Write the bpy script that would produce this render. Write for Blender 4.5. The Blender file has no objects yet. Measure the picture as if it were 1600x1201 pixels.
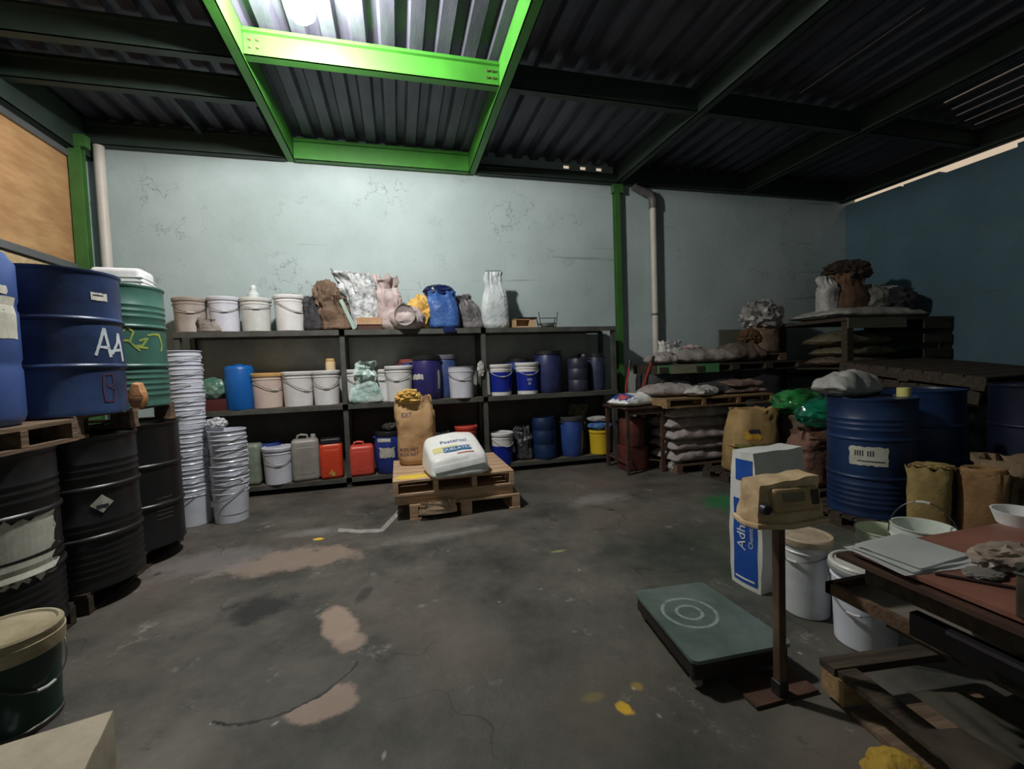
import bpy, bmesh, math, random
from mathutils import Vector, Matrix, noise
from mathutils.bvhtree import BVHTree

# ------------------------------------------------------------------ camera, world, light, exposure
SC = bpy.context.scene
COL = SC.collection
PI = math.pi
CAM_H, CAM_F = 1.35, 690.0
YAW, PITCH, ROLL = [math.radians(a) for a in (14.4, -2.55, 2.05)]
def _basis():
    cy, sy = math.cos(YAW), math.sin(YAW); cp, sp = math.cos(PITCH), math.sin(PITCH)
    fw = Vector((sy*cp, cy*cp, sp)); rt = Vector((cy, -sy, 0)); dn = -rt.cross(fw)
    c, s = math.cos(ROLL), math.sin(ROLL)
    return c*rt + s*dn, -s*rt + c*dn, fw
RT, DN, FW = _basis()
cam_data = bpy.data.cameras.new('camera'); cam = bpy.data.objects.new('camera', cam_data); COL.objects.link(cam)
cam_data.sensor_width = 36; cam_data.lens = CAM_F*36/1600; cam_data.clip_start = .02
m3 = Matrix((RT, -DN, -FW)).transposed()
cam.matrix_world = Matrix.Translation((0, 0, CAM_H)) @ m3.to_4x4()
SC.camera = cam
SC.view_settings.view_transform = 'Standard'; SC.view_settings.look = 'None'
SC.view_settings.exposure = 0.0; SC.view_settings.gamma = 1.0; SC.view_settings.use_curve_mapping = False
W = bpy.data.worlds.new('dusk_sky'); SC.world = W; W.use_nodes = True
W.node_tree.nodes['Background'].inputs[0].default_value = (1.0, .80, .58, 1)
W.node_tree.nodes['Background'].inputs[1].default_value = 0.6
LAMP = (-0.533, 3.394, 3.86); LAMP_L = 1000.0; LAMP_R = .10

def ray(px, py):
    return RT*((px-800)/CAM_F) + DN*((py-600.5)/CAM_F) + FW
def fl(px, py, z=0.0):
    d = ray(px, py); t = (z-CAM_H)/d.z; return Vector((d.x*t, d.y*t, z))
def aty(px, py, Y):
    d = ray(px, py); t = Y/d.y; return Vector((d.x*t, Y, CAM_H+d.z*t))
def back(p, r):
    d = Vector((p.x, p.y, 0)).normalized(); return Vector((p.x+d.x*r, p.y+d.y*r, p.z))
def cen(px, py, z, r): return back(fl(px, py, z), r)
def face(p): return math.atan2(-p[1], -p[0])          # direction from p to the viewpoint

# ------------------------------------------------------------------ materials
def lin(c):
    g = .3*c[0]+.59*c[1]+.11*c[2]; k = .86; c = [g+(v-g)*k for v in c]
    return tuple((v/255/12.92 if v/255 <= .04045 else ((v/255+.055)/1.055)**2.4) for v in c)
_M = {}
def mat(key, c, c2=None, rough=.6, metal=0.0, scale=6.0, amt=1.0, bump=0.0, bscale=30.0, spec=.5, alpha=1.0, trans=0.0, stretch=None, emit=0.0):
    if key in _M: return _M[key]
    m = bpy.data.materials.new(key); m.use_nodes = True; nt = m.node_tree; N = nt.nodes; L = nt.links
    b = N['Principled BSDF']
    c = lin(c); c2 = lin(c2) if c2 else tuple(v*.75 for v in c)
    tc = N.new('ShaderNodeTexCoord'); mp = N.new('ShaderNodeMapping'); L.new(tc.outputs['Object'], mp.inputs[0])
    if stretch: mp.inputs['Scale'].default_value = stretch
    no = N.new('ShaderNodeTexNoise'); no.inputs['Scale'].default_value = scale; no.inputs['Detail'].default_value = 6; no.inputs['Roughness'].default_value = .65
    L.new(mp.outputs[0], no.inputs['Vector'])
    cr = N.new('ShaderNodeValToRGB'); cr.color_ramp.elements[0].position = .38; cr.color_ramp.elements[1].position = .38+.35/max(amt, .1)
    cr.color_ramp.elements[0].color = (*c2, 1); cr.color_ramp.elements[1].color = (*c, 1)
    L.new(no.outputs[0], cr.inputs[0]); L.new(cr.outputs[0], b.inputs['Base Color'])
    b.inputs['Roughness'].default_value = rough; b.inputs['Metallic'].default_value = metal
    b.inputs['Specular IOR Level'].default_value = spec; b.inputs['Alpha'].default_value = alpha
    b.inputs['Transmission Weight'].default_value = trans
    if bump:
        n2 = N.new('ShaderNodeTexNoise'); n2.inputs['Scale'].default_value = bscale; n2.inputs['Detail'].default_value = 5
        L.new(mp.outputs[0], n2.inputs['Vector'])
        bp = N.new('ShaderNodeBump'); bp.inputs['Strength'].default_value = bump; bp.inputs['Distance'].default_value = .02
        L.new(n2.outputs[0], bp.inputs['Height']); L.new(bp.outputs[0], b.inputs['Normal'])
    if emit:
        b.inputs['Emission Color'].default_value = (1, .985, .95, 1); b.inputs['Emission Strength'].default_value = emit
    _M[key] = m; return m

def floor_mat():
    m = bpy.data.materials.new('stained_concrete'); m.use_nodes = True; nt = m.node_tree; N = nt.nodes; L = nt.links
    b = N['Principled BSDF']; tc = N.new('ShaderNodeTexCoord'); P = tc.outputs['Object']
    def nz(s, d=6, r=.6):
        n = N.new('ShaderNodeTexNoise'); n.inputs['Scale'].default_value = s; n.inputs['Detail'].default_value = d; n.inputs['Roughness'].default_value = r
        L.new(P, n.inputs['Vector']); return n.outputs[0]
    def mth(op, a, bb=None, cl=False):
        n = N.new('ShaderNodeMath'); n.operation = op; n.use_clamp = cl
        for i, v in enumerate((a, bb)):
            if v is None: continue
            if isinstance(v, (int, float)): n.inputs[i].default_value = v
            else: L.new(v, n.inputs[i])
        return n.outputs[0]
    def ramp(v, p0, p1, c0=(0, 0, 0), c1=(1, 1, 1)):
        n = N.new('ShaderNodeValToRGB'); n.color_ramp.elements[0].position = p0; n.color_ramp.elements[1].position = p1
        n.color_ramp.elements[0].color = (*c0, 1); n.color_ramp.elements[1].color = (*c1, 1); L.new(v, n.inputs[0]); return n.outputs[0]
    def mix(f, a, c):
        n = N.new('ShaderNodeMix'); n.data_type = 'RGBA'
        if isinstance(f, float): n.inputs[0].default_value = f
        else: L.new(f, n.inputs[0])
        L.new(a, n.inputs[6])
        if isinstance(c, tuple): n.inputs[7].default_value = (*c, 1)
        else: L.new(c, n.inputs[7])
        return n.outputs[2]
    base = ramp(nz(1.3, 8, .7), .35, .68, lin((56, 55, 50)), lin((108, 102, 92)))
    base = mix(ramp(nz(.7, 4, .5), .5, .72), base, lin((112, 98, 88)))
    base = mix(ramp(nz(5.5, 8, .75), .60, .72), base, lin((50, 50, 46)))
    base = mix(ramp(nz(3.1, 9, .8), .59, .72), base, lin((160, 155, 146)))
    sep = N.new('ShaderNodeSeparateXYZ'); L.new(P, sep.inputs[0])
    wob = mth('MULTIPLY', mth('SUBTRACT', nz(5.5, 8, .72), .5), 2.2)
    wob2 = mth('MULTIPLY', mth('SUBTRACT', nz(9.0, 7, .7), .5), 1.2)
    def patch(base, x, y, rx, ry, col, strength=1.0, edge=.35, ang=0., w=None):
        dx = mth('SUBTRACT', sep.outputs[0], x); dy = mth('SUBTRACT', sep.outputs[1], y)
        ca, sa = math.cos(ang), math.sin(ang)
        u = mth('DIVIDE', mth('ADD', mth('MULTIPLY', dx, ca), mth('MULTIPLY', dy, sa)), rx)
        v = mth('DIVIDE', mth('SUBTRACT', mth('MULTIPLY', dy, ca), mth('MULTIPLY', dx, sa)), ry)
        d = mth('ADD', mth('SQRT', mth('ADD', mth('MULTIPLY', u, u), mth('MULTIPLY', v, v))), w or wob)
        f = mth('MULTIPLY', mth('DIVIDE', mth('SUBTRACT', 1.0, d), edge, True), strength)
        return mix(f, base, lin(col))
    base = patch(base, -.80, 3.45, .55, .25, (158, 134, 118), .75, .4)
    base = patch(base, -1.35, 3.6, .5, .3, (128, 122, 120), .6, .5)
    base = patch(base, -.84, 2.79, .22, .17, (40, 40, 40), .85, .4)
    base = patch(base, -.37, 2.48, .10, .22, (172, 146, 128), .85, .3, .35, wob2)
    base = patch(base, -.30, 2.30, .09, .10, (172, 146, 128), .7, .3, 0, wob2)
    base = patch(base, -.26, 2.75, .05, .12, (50, 48, 46), .7, .4, -.3, wob2)
    base = patch(base, 1.44, 2.83, .16, .14, (48, 46, 44), .6, .5)
    base = patch(base, 1.86, 3.95, .45, .2, (150, 146, 140), .6, .9, .1)
    base = patch(base, .35, 3.55, .5, .12, (150, 146, 140), .5, .9, .1)
    base = patch(base, -.75, 4.0, .3, .12, (150, 150, 146), .5, .9, .0)
    base = patch(base, -.9, 1.75, .3, .25, (140, 134, 120), .4, .8)
    base = patch(base, 2.95, 3.45, .42, .28, (22, 120, 60), .8, .6)
    base = patch(base, 2.7, 2.55, .45, .35, (30, 92, 56), .7, .7)
    base = patch(base, .793, 1.515, .036, .040, (250, 190, 10), 1., .35, 0, mth('MULTIPLY', wob2, 2.2))
    base = patch(base, .90, 1.60, .03, .03, (190, 150, 40), .6, .5, 0, wob2)
    base = patch(base, .70, 1.60, .06, .03, (170, 140, 50), .4, .5, 0, wob2)
    base = patch(base, -.687, 3.803, .05, .03, (240, 190, 30), 1., .3, 0, mth('MULTIPLY', wob2, 2.0))
    base = patch(base, 1.05, 2.95, .07, .02, (170, 165, 80), .7, .5, 0, wob2)
    base = patch(base, 2.3, 2.5, 1.3, 1.0, (48, 70, 56), .45, .9)
    base = patch(base, .5, 1.5, 1.5, .8, (62, 62, 48), .35, .9)
    for i, (qx, qy) in enumerate(((300, 910), (430, 1130), (600, 1180), (780, 940), (845, 920), (1010, 935), (990, 1075), (1030, 1118), (930, 830), (330, 1130), (700, 860), (905, 890), (1250, 1020))):
        p = fl(qx, qy); base = patch(base, p.x, p.y, (.012+.006*(i%3)), .010, (190, 186, 176), .6, .9, i*.7, wob2)
    # the broken edge of the topping: an arc with bare concrete outside it
    a_, b_, c_ = fl(430, 1118), fl(545, 1050), fl(520, 960)
    ax, ay, bx_, by, cx, cy = a_.x, a_.y, b_.x, b_.y, c_.x, c_.y
    D = 2*(ax*(by-cy)+bx_*(cy-ay)+cx*(ay-by))
    ux = ((ax*ax+ay*ay)*(by-cy)+(bx_*bx_+by*by)*(cy-ay)+(cx*cx+cy*cy)*(ay-by))/D
    uy = ((ax*ax+ay*ay)*(cx-bx_)+(bx_*bx_+by*by)*(ax-cx)+(cx*cx+cy*cy)*(bx_-ax))/D
    rad = math.hypot(ax-ux, ay-uy)
    dx = mth('SUBTRACT', sep.outputs[0], ux); dy = mth('SUBTRACT', sep.outputs[1], uy)
    dist = mth('ADD', mth('SQRT', mth('ADD', mth('MULTIPLY', dx, dx), mth('MULTIPLY', dy, dy))), mth('MULTIPLY', wob2, .06))
    outside = mth('GREATER_THAN', dist, rad)
    pc = fl(505, 1095)
    ex = mth('DIVIDE', mth('SUBTRACT', sep.outputs[0], pc.x), .15); ey = mth('DIVIDE', mth('SUBTRACT', sep.outputs[1], pc.y), .12)
    pd = mth('ADD', mth('SQRT', mth('ADD', mth('MULTIPLY', ex, ex), mth('MULTIPLY', ey, ey))), mth('MULTIPLY', wob2, .8))
    base = mix(mth('MULTIPLY', mth('MULTIPLY', mth('DIVIDE', mth('SUBTRACT', 1.0, pd), .2, True), outside), .85), base, lin((160, 134, 118)))
    line = mth('DIVIDE', mth('SUBTRACT', .008, mth('ABSOLUTE', mth('SUBTRACT', dist, rad))), .006, True)
    msk = mth('MULTIPLY', mth('GREATER_THAN', sep.outputs[0], fl(330, 1130).x), mth('LESS_THAN', sep.outputs[1], fl(545, 1035).y))
    base = mix(mth('MULTIPLY', line, msk), base, lin((36, 32, 28)))
    # thin scattered cracks
    cn = nz(1.1, 3, .5); cr = ramp(mth('ABSOLUTE', mth('SUBTRACT', cn, .5)), .0, .004, (1, 1, 1), (0, 0, 0))
    base = mix(mth('MULTIPLY', cr, ramp(nz(.9, 2), .5, .6)), base, lin((50, 46, 42)))
    L.new(base, b.inputs['Base Color'])
    rr = ramp(nz(2.2, 6), .3, .7, (.42,)*3, (.8,)*3); L.new(rr, b.inputs['Roughness'])
    b.inputs['Specular IOR Level'].default_value = .35
    bp = N.new('ShaderNodeBump'); bp.inputs['Strength'].default_value = .35; bp.inputs['Distance'].default_value = .02
    L.new(nz(14, 8, .7), bp.inputs['Height']); L.new(bp.outputs[0], b.inputs['Normal'])
    return m

def wall_mat(key, c, c2, courses=False):
    m = bpy.data.materials.new(key); m.use_nodes = True; nt = m.node_tree; N = nt.nodes; L = nt.links
    b = N['Principled BSDF']; tc = N.new('ShaderNodeTexCoord'); P = tc.outputs['Object']
    def nz(s, d=6, r=.6, vec=P):
        n = N.new('ShaderNodeTexNoise'); n.inputs['Scale'].default_value = s; n.inputs['Detail'].default_value = d; n.inputs['Roughness'].default_value = r
        L.new(vec, n.inputs['Vector']); return n.outputs[0]
    def ramp(v, p0, p1, c0=(0, 0, 0), c1=(1, 1, 1)):
        n = N.new('ShaderNodeValToRGB'); n.color_ramp.elements[0].position = p0; n.color_ramp.elements[1].position = p1
        n.color_ramp.elements[0].color = (*c0, 1); n.color_ramp.elements[1].color = (*c1, 1); L.new(v, n.inputs[0]); return n.outputs[0]
    def mix(f, a, c):
        n = N.new('ShaderNodeMix'); n.data_type = 'RGBA'; L.new(f, n.inputs[0]); L.new(a, n.inputs[6]); n.inputs[7].default_value = (*c, 1); return n.outputs[2]
    def mth(op, a, bb=None):
        n = N.new('ShaderNodeMath'); n.operation = op
        for i, v in enumerate((a, bb)):
            if v is None: continue
            if isinstance(v, (int, float)): n.inputs[i].default_value = v
            else: L.new(v, n.inputs[i])
        return n.outputs[0]
    base = ramp(nz(.8, 7, .6), .35, .65, lin(c2), lin(c))
    base = mix(mth('MULTIPLY', ramp(nz(2.6, 8, .75), .60, .78), .45), base, lin((96, 104, 96)))
    cn = nz(1.6, 5, .6); cr = ramp(mth('ABSOLUTE', mth('SUBTRACT', cn, .5)), .0, .006, (1, 1, 1), (0, 0, 0))
    base = mix(mth('MULTIPLY', mth('MULTIPLY', cr, ramp(nz(1.3, 3), .5, .6)), .6), base, lin((84, 92, 88)))
    mp = N.new('ShaderNodeMapping'); mp.inputs['Scale'].default_value = (.5, .5, 9); L.new(P, mp.inputs[0])
    base = mix(mth('MULTIPLY', ramp(nz(1.0, 3, .5, mp.outputs[0]), .66, .70), .35), base, lin((80, 84, 76)))
    L.new(base, b.inputs['Base Color']); b.inputs['Roughness'].default_value = .75; b.inputs['Specular IOR Level'].default_value = .3
    bp = N.new('ShaderNodeBump'); bp.inputs['Strength'].default_value = .4; bp.inputs['Distance'].default_value = .02
    L.new(mth('ADD', nz(2.5, 5, .6), mth('MULTIPLY', nz(25, 5, .6), .25)), bp.inputs['Height']); L.new(bp.outputs[0], b.inputs['Normal'])
    return m

def wood(key, c, c2, sx=(1, 12, 12), rough=.75): return mat(key, c, c2, rough, scale=2.5, stretch=sx, bump=.3, bscale=8, spec=.25)

# ------------------------------------------------------------------ mesh helpers
def obj(name, bm, m, parent=None, smooth=True, bev=0.0):
    bmesh.ops.recalc_face_normals(bm, faces=bm.faces)
    me = bpy.data.meshes.new(name); bm.to_mesh(me); bm.free()
    me.materials.append(m)
    if smooth:
        me.polygons.foreach_set('use_smooth', [True]*len(me.polygons))
        try: me.set_sharp_from_angle(angle=math.radians(38))
        except Exception: pass
    o = bpy.data.objects.new(name, me); COL.objects.link(o)
    if parent is not None: o.parent = parent
    if bev:
        b = o.modifiers.new('bevel', 'BEVEL'); b.width = bev; b.segments = 2; b.limit_method = 'ANGLE'
    return o
def tag(o, label, cat, group=None):
    o['label'] = label; o['category'] = cat
    if group: o['group'] = group
    return o
def thing(name, label, cat, loc=(0, 0, 0), rz=0.0, group=None, tilt=None):
    o = bpy.data.objects.new(name, None); COL.objects.link(o); o.empty_display_size = .05
    o.location = loc; o.rotation_euler = (tilt[0] if tilt else 0, tilt[1] if tilt else 0, rz)
    return tag(o, label, cat, group)
def struct(o): o['kind'] = 'structure'; return o
def bx(bm, x0, x1, y0, y1, z0, z1, M=None):
    r = bmesh.ops.create_cube(bm, size=1.0)['verts']
    T = Matrix.Translation(((x0+x1)/2, (y0+y1)/2, (z0+z1)/2)) @ Matrix.Diagonal((x1-x0, y1-y0, z1-z0, 1))
    if M is not None: T = M @ T
    bmesh.ops.transform(bm, matrix=T, verts=r); return r
def box(x0, x1, y0, y1, z0, z1, bev=0.0, M=None):
    bm = bmesh.new(); bx(bm, x0, x1, y0, y1, z0, z1, M)
    if bev: bmesh.ops.bevel(bm, geom=list(bm.edges), offset=bev, segments=3, affect='EDGES', profile=.6)
    return bm
def lathe(prof, seg=40, M=None, bm=None, wob=0.0, seed=0):
    bm = bm or bmesh.new(); rings = []
    for k, (r, z) in enumerate(prof):
        if r < 1e-5: rings.append([bm.verts.new((0, 0, z))]); continue
        ring = []
        for i in range(seg):
            a = 2*PI*i/seg; rr = r
            if wob: rr += wob*noise.noise(Vector((math.cos(a)*2, math.sin(a)*2, z*6+seed*7.3)))
            ring.append(bm.verts.new((rr*math.cos(a), rr*math.sin(a), z)))
        rings.append(ring)
    for a, b in zip(rings, rings[1:]):
        n = max(len(a), len(b))
        for i in range(n):
            j = (i+1) % n
            if len(a) == 1 and len(b) > 1: bm.faces.new((a[0], b[j], b[i]))
            elif len(b) == 1 and len(a) > 1: bm.faces.new((a[i], a[j], b[0]))
            elif len(a) > 1: bm.faces.new((a[i], a[j], b[j], b[i]))
    if M is not None: bmesh.ops.transform(bm, matrix=M, verts=bm.verts)
    return bm
def tube(pts, r=.004, seg=8, bm=None, closed=False):
    bm = bm or bmesh.new(); pts = [Vector(p) for p in pts]; rings = []; n = len(pts)
    up = Vector((.13, .21, .97))
    for i, p in enumerate(pts):
        a = pts[(i-1) % n if closed else max(i-1, 0)]; b = pts[(i+1) % n if closed else min(i+1, n-1)]
        t = (b-a).normalized(); u = t.cross(up)
        if u.length < .05: u = t.cross(Vector((1, 0, 0)))
        u.normalize(); v = t.cross(u)
        rings.append([bm.verts.new(p + (u*math.cos(2*PI*k/seg)+v*math.sin(2*PI*k/seg))*r) for k in range(seg)])
    pr = list(zip(rings, rings[1:])) + ([(rings[-1], rings[0])] if closed else [])
    for a, b in pr:
        for k in range(seg): bm.faces.new((a[k], a[(k+1) % seg], b[(k+1) % seg], b[k]))
    if not closed:
        bm.faces.new(rings[0]); bm.faces.new(rings[-1])
    return bm
def nz3(x, y, z): return noise.noise(Vector((x, y, z)))
def ridge(x, y, z): return 1-2*abs(nz3(x, y, z))

def lying(w, d, h, seed=0, fringe=.02, wr=.012, flat=.35, sag=0.0, nu=36, nv=26):
    """a filled sack lying down, length along x, stitched ends"""
    bm = bmesh.new(); G = {}
    for s in (1, -1):
        for i in range(nu+1):
            for j in range(nv+1):
                edge = i in (0, nu) or j in (0, nv)
                if edge and s == -1: G[s, i, j] = G[1, i, j]; continue
                u = -1+2*i/nu; v = -1+2*j/nv
                U = math.sin(u*PI/2); V = math.sin(v*PI/2)
                t = max(0, (1-abs(U)**3.2))**.55 * max(0, (1-abs(V)**2.6))**.5
                x = U*w/2*(1-.05*(1-abs(V)**2)*0); y = V*d/2*(1-.10*abs(U)**6)
                z = (h*(1-flat) if s == 1 else h*flat)*s*t
                k = .35+.65*t
                n = nz3(x*9+seed*5.1, y*9, s*3+seed)*1.3 + ridge(x*16+seed, y*7+seed*2, s)*.8 + ridge(x*5, y*18+seed*3, 2+s)*.5*abs(U)
                z += wr*n*(1.2 if s == 1 else .3)*k
                x += wr*nz3(y*10, z*8, seed+4)*1.2; y += wr*nz3(x*10+seed, 3, z*8)*1.4
                z -= sag*(abs(U)**3)
                G[s, i, j] = bm.verts.new((x, y, z))
        for i in range(nu):
            for j in range(nv):
                try: bm.faces.new((G[s, i, j], G[s, i+1, j], G[s, i+1, j+1], G[s, i, j+1]))
                except ValueError: pass
    if fringe:
        for i, sg in ((0, -1), (nu, 1)):
            row = [G[1, i, j] for j in range(nv+1)]
            nw = [bm.verts.new((p.co.x+sg*fringe, p.co.y*1.02, p.co.z+.3*fringe*nz3(p.co.y*20, seed, 1))) for p in row]
            for j in range(nv): bm.faces.new((row[j], row[j+1], nw[j+1], nw[j]))
    mz = min(v.co.z for v in bm.verts)
    for v in bm.verts: v.co.z = max(v.co.z-mz-h*.04, 0)
    return bm

def standing(w, d, h, seed=0, topw=.8, topd=.08, belly=.3, wr=.014, lean=(0, 0), neck=None, jag=.02, inner=True, seg=44, n=26):
    """a filled sack standing up; the mouth is flattened, open and ragged. neck=(t, scale) pinches it."""
    bm = bmesh.new(); rings = []
    def ring(t, shrink=1.0, zoff=0.0):
        out = []
        f = max(0., (t-belly)/(1-belly)) if belly < 1 else 0
        f = f*f*(3-2*f)
        rw = w/2*((1-f)+f*topw); rd = d/2*(1-f)+f*topd/2
        if t < .08: q = (t/.08)**.5; rw *= .80+.20*q; rd *= .80+.20*q
        if neck:
            g = math.exp(-((t-neck[0])/neck[2])**2); rw *= 1-(1-neck[1])*g; rd = rd*(1-(1-neck[1])*g)+neck[1]*.02*g
        for i in range(seg):
            a = 2*PI*i/seg; ca, sa = math.cos(a), math.sin(a); e = 2/2.8
            x = rw*shrink*math.copysign(abs(ca)**e, ca); y = rd*shrink*math.copysign(abs(sa)**e, sa); z = h*t+zoff
            amp = wr*(.5+1.3*f+(1.5*math.exp(-((t-neck[0])/.15)**2) if neck else 0))*(0 if t <= .001 else 1)
            k = nz3(x*7+seed*3.7, y*7+seed, z*7)*1.4+ridge(a*2.5+seed, z*3+seed, 0)*.9+ridge(x*12, z*22+seed, y*12)*.45
            x += amp*k*ca; y += amp*k*sa
            if t > .95: z += jag*nz3(ca*3+seed, sa*3, 5)*(t-.95)/.05*1.6
            x += lean[0]*t*t*h; y += lean[1]*t*t*h
            out.append(bm.verts.new((x, y, z)))
        return out
    for k in range(n+1): rings.append(ring(k/n))
    if inner:
        for t, s in ((.985, .93), (.93, .88), (.86, .80)): rings.append(ring(t, s))
    for a, b in zip(rings, rings[1:]):
        for i in range(seg): bm.faces.new((a[i], a[(i+1) % seg], b[(i+1) % seg], b[i]))
    bm.faces.new(rings[0]); bm.faces.new(rings[-1])
    return bm

def crumple(rx, ry, rz, seed=0, amp=.25, freq=2.2, sub=4, flat=.25):
    bm = bmesh.new(); bmesh.ops.create_icosphere(bm, subdivisions=sub, radius=1.0)
    for v in bm.verts:
        c = v.co.copy()
        k = 1+amp*(ridge(c.x*freq+seed*3.1, c.y*freq+seed, c.z*freq)-.3)+amp*.6*ridge(c.x*freq*2.6, c.y*freq*2.6+seed, c.z*freq*2.6)
        c *= k; v.co = Vector((c.x*rx, c.y*ry, c.z*rz))
    z0 = min(v.co.z for v in bm.verts)*(1-flat)
    for v in bm.verts: v.co.z = max(v.co.z, z0)-z0
    return bm
def sheet(w, d, seed=0, amp=.01, nx=24, ny=18, th=.003, f=6, curl=0.0, M=None, fn=None):
    bm = bmesh.new(); g = [[None]*(ny+1) for _ in range(nx+1)]; zs = []
    for i in range(nx+1):
        for j in range(ny+1):
            x = (i/nx-.5)*w; y = (j/ny-.5)*d
            z = amp*(nz3(x*f+seed, y*f, seed)+.6*ridge(x*f*1.5, y*f*.6+seed, 1))+curl*((i/nx-.5)**2+(j/ny-.5)**2)*2
            if fn: z += fn(x, y)
            g[i][j] = bm.verts.new((x, y, z)); zs.append(z)
    for i in range(nx):
        for j in range(ny): bm.faces.new((g[i][j], g[i+1][j], g[i+1][j+1], g[i][j+1]))
    if not fn:
        mz = min(zs)
        for v in bm.verts: v.co.z -= mz
    bmesh.ops.solidify(bm, geom=list(bm.faces), thickness=-th)
    if M is not None: bmesh.ops.transform(bm, matrix=M, verts=bm.verts)
    return bm

# decals: vertices in (u,v) thrown along -n on to the surface of a part
def decal(name, target, uv, faces, o, u, v, m, parent, off=.003, thick=True):
    me = target.data
    bvh = BVHTree.FromPolygons([x.co for x in me.vertices], [list(p.vertices) for p in me.polygons])
    o, u, v = Vector(o), Vector(u).normalized(), Vector(v).normalized(); n = u.cross(v)
    bm = bmesh.new(); vs = []
    for a, b in uv:
        p = o+u*a+v*b; hit = bvh.ray_cast(p+n*.6, -n, 1.2)[0]
        if hit is None: hit = p
        vs.append(bm.verts.new(hit+n*off))
    for f in faces:
        try: bm.faces.new([vs[i] for i in f])
        except ValueError: pass
    return obj(name, bm, m, parent, smooth=False)
def rect_uv(x0, x1, y0, y1, nx=8, ny=6, rag=0.0, seed=0):
    uv = []; fs = []
    for i in range(nx+1):
        for j in range(ny+1):
            x = x0+(x1-x0)*i/nx; y = y0+(y1-y0)*j/ny
            if rag: x += rag*nz3(i*.9+seed, j*.9, 2)*(i in (0, nx)); y += rag*nz3(i*.9, j*.9+seed, 8)*(j in (0, ny))
            uv.append((x, y))
    for i in range(nx):
        for j in range(ny):
            a = i*(ny+1)+j; fs.append((a, a+ny+1, a+ny+2, a+1))
    return uv, fs
def text_uv(s, size, cx=0, cy=0):
    c = bpy.data.curves.new('t', 'FONT'); c.body = s; c.size = size; c.align_x = 'CENTER'; c.align_y = 'CENTER'; c.resolution_u = 2
    o = bpy.data.objects.new('t', c); COL.objects.link(o); dg = bpy.context.evaluated_depsgraph_get()
    me = bpy.data.meshes.new_from_object(o.evaluated_get(dg))
    uv = [(p.co.x+cx, p.co.y+cy) for p in me.vertices]; fs = [list(p.vertices) for p in me.polygons]
    bpy.data.objects.remove(o); bpy.data.curves.remove(c); bpy.data.meshes.remove(me); return uv, fs
def strokes_uv(lines, w=.012, cx=0, cy=0, s=1.0):
    uv = []; fs = []
    for L_ in lines:
        pts = []
        for (a, b) in zip(L_, L_[1:]):
            for k in range(5): pts.append((a[0]+(b[0]-a[0])*k/5, a[1]+(b[1]-a[1])*k/5))
        pts.append(L_[-1]); base = len(uv)
        for i, p in enumerate(pts):
            a = pts[max(i-1, 0)]; b = pts[min(i+1, len(pts)-1)]; dx, dy = b[0]-a[0], b[1]-a[1]; l = math.hypot(dx, dy) or 1
            ww = w*(1+.3*nz3(i*.7, p[0]*9, p[1]*9))
            uv += [(cx+s*p[0]-dy/l*ww/2, cy+s*p[1]+dx/l*ww/2), (cx+s*p[0]+dy/l*ww/2, cy+s*p[1]-dx/l*ww/2)]
            if i: k = base+2*i; fs.append((k-2, k-1, k+1, k))
    return uv, fs
def on_cyl(a):                                        # u, v axes for a decal on a round body seen from angle a
    return (-math.sin(a), math.cos(a), 0), (0, 0, 1)

# ------------------------------------------------------------------ shared materials
WHITE_P = mat('white_pail_plastic', (236, 235, 236), (212, 208, 206), .45, scale=4, bump=.05)
GREY_P = mat('grey_white_pail', (220, 220, 234), (194, 194, 204), .4, scale=4)
TIN = mat('white_enamelled_tin', (228, 230, 242), (200, 204, 218), .28, metal=.05, scale=5)
WIRE = mat('handle_wire', (110, 108, 104), None, .4, metal=.8)
DARKST = mat('dark_olive_steel', (92, 92, 86), (66, 66, 60), .6, metal=.1, scale=5, bump=.1)
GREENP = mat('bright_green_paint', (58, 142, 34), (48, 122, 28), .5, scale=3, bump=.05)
GREEN_SHADE = mat('shaded_green_paint', (48, 66, 56), (36, 50, 42), .6, scale=3)  # same green beam paint, shade of the unlit bays put into its colour
GREENC = mat('deep_green_paint', (66, 122, 50), (50, 98, 40), .5, scale=3, bump=.05)
PALLET = wood('pallet_wood', (220, 184, 148), (180, 142, 106))
PALLET_D = wood('aged_pallet_wood', (140, 114, 90), (96, 76, 60))
PALLET_K = wood('dark_grimy_wood', (86, 72, 58), (52, 44, 36))
KRAFT = mat('kraft_paper', (216, 172, 120), (190, 146, 98), .8, scale=3, bump=.4, bscale=18, spec=.2)
KRAFT_D = mat('brown_paper', (140, 112, 90), (98, 78, 62), .85, scale=4, bump=.4, bscale=18, spec=.2)
WOVEN = mat('white_woven_plastic', (206, 202, 198), (160, 156, 150), .55, scale=5, bump=.45, bscale=22)
WOVEN_P = mat('pinkish_woven_plastic', (206, 190, 188), (170, 146, 144), .55, scale=5, bump=.4, bscale=22)
SACKG = mat('dusty_lilac_grey_sack', (190, 176, 174), (140, 126, 120), .7, scale=5, bump=.5, bscale=16)
SACKB = mat('brown_grey_sack', (126, 104, 88), (84, 68, 56), .8, scale=5, bump=.5, bscale=16)
SACKD = mat('dark_grey_sack', (72, 70, 74), (44, 42, 46), .8, scale=5, bump=.5, bscale=16)
SACKO = mat('olive_tan_sack', (120, 106, 78), (84, 74, 54), .8, scale=5, bump=.5, bscale=16)
BLACKP = mat('black_plastic', (40, 40, 44), (28, 28, 30), .4, scale=5)
NAVY = mat('navy_plastic', (36, 44, 104), (26, 30, 76), .38, scale=5)
BLUEP = mat('blue_plastic', (44, 74, 156), (32, 54, 120), .38, scale=5)
LABEL = mat('paper_label', (206, 204, 190), (176, 172, 156), .7, scale=12)
INK = mat('dark_ink', (50, 50, 62), None, .7)
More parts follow.
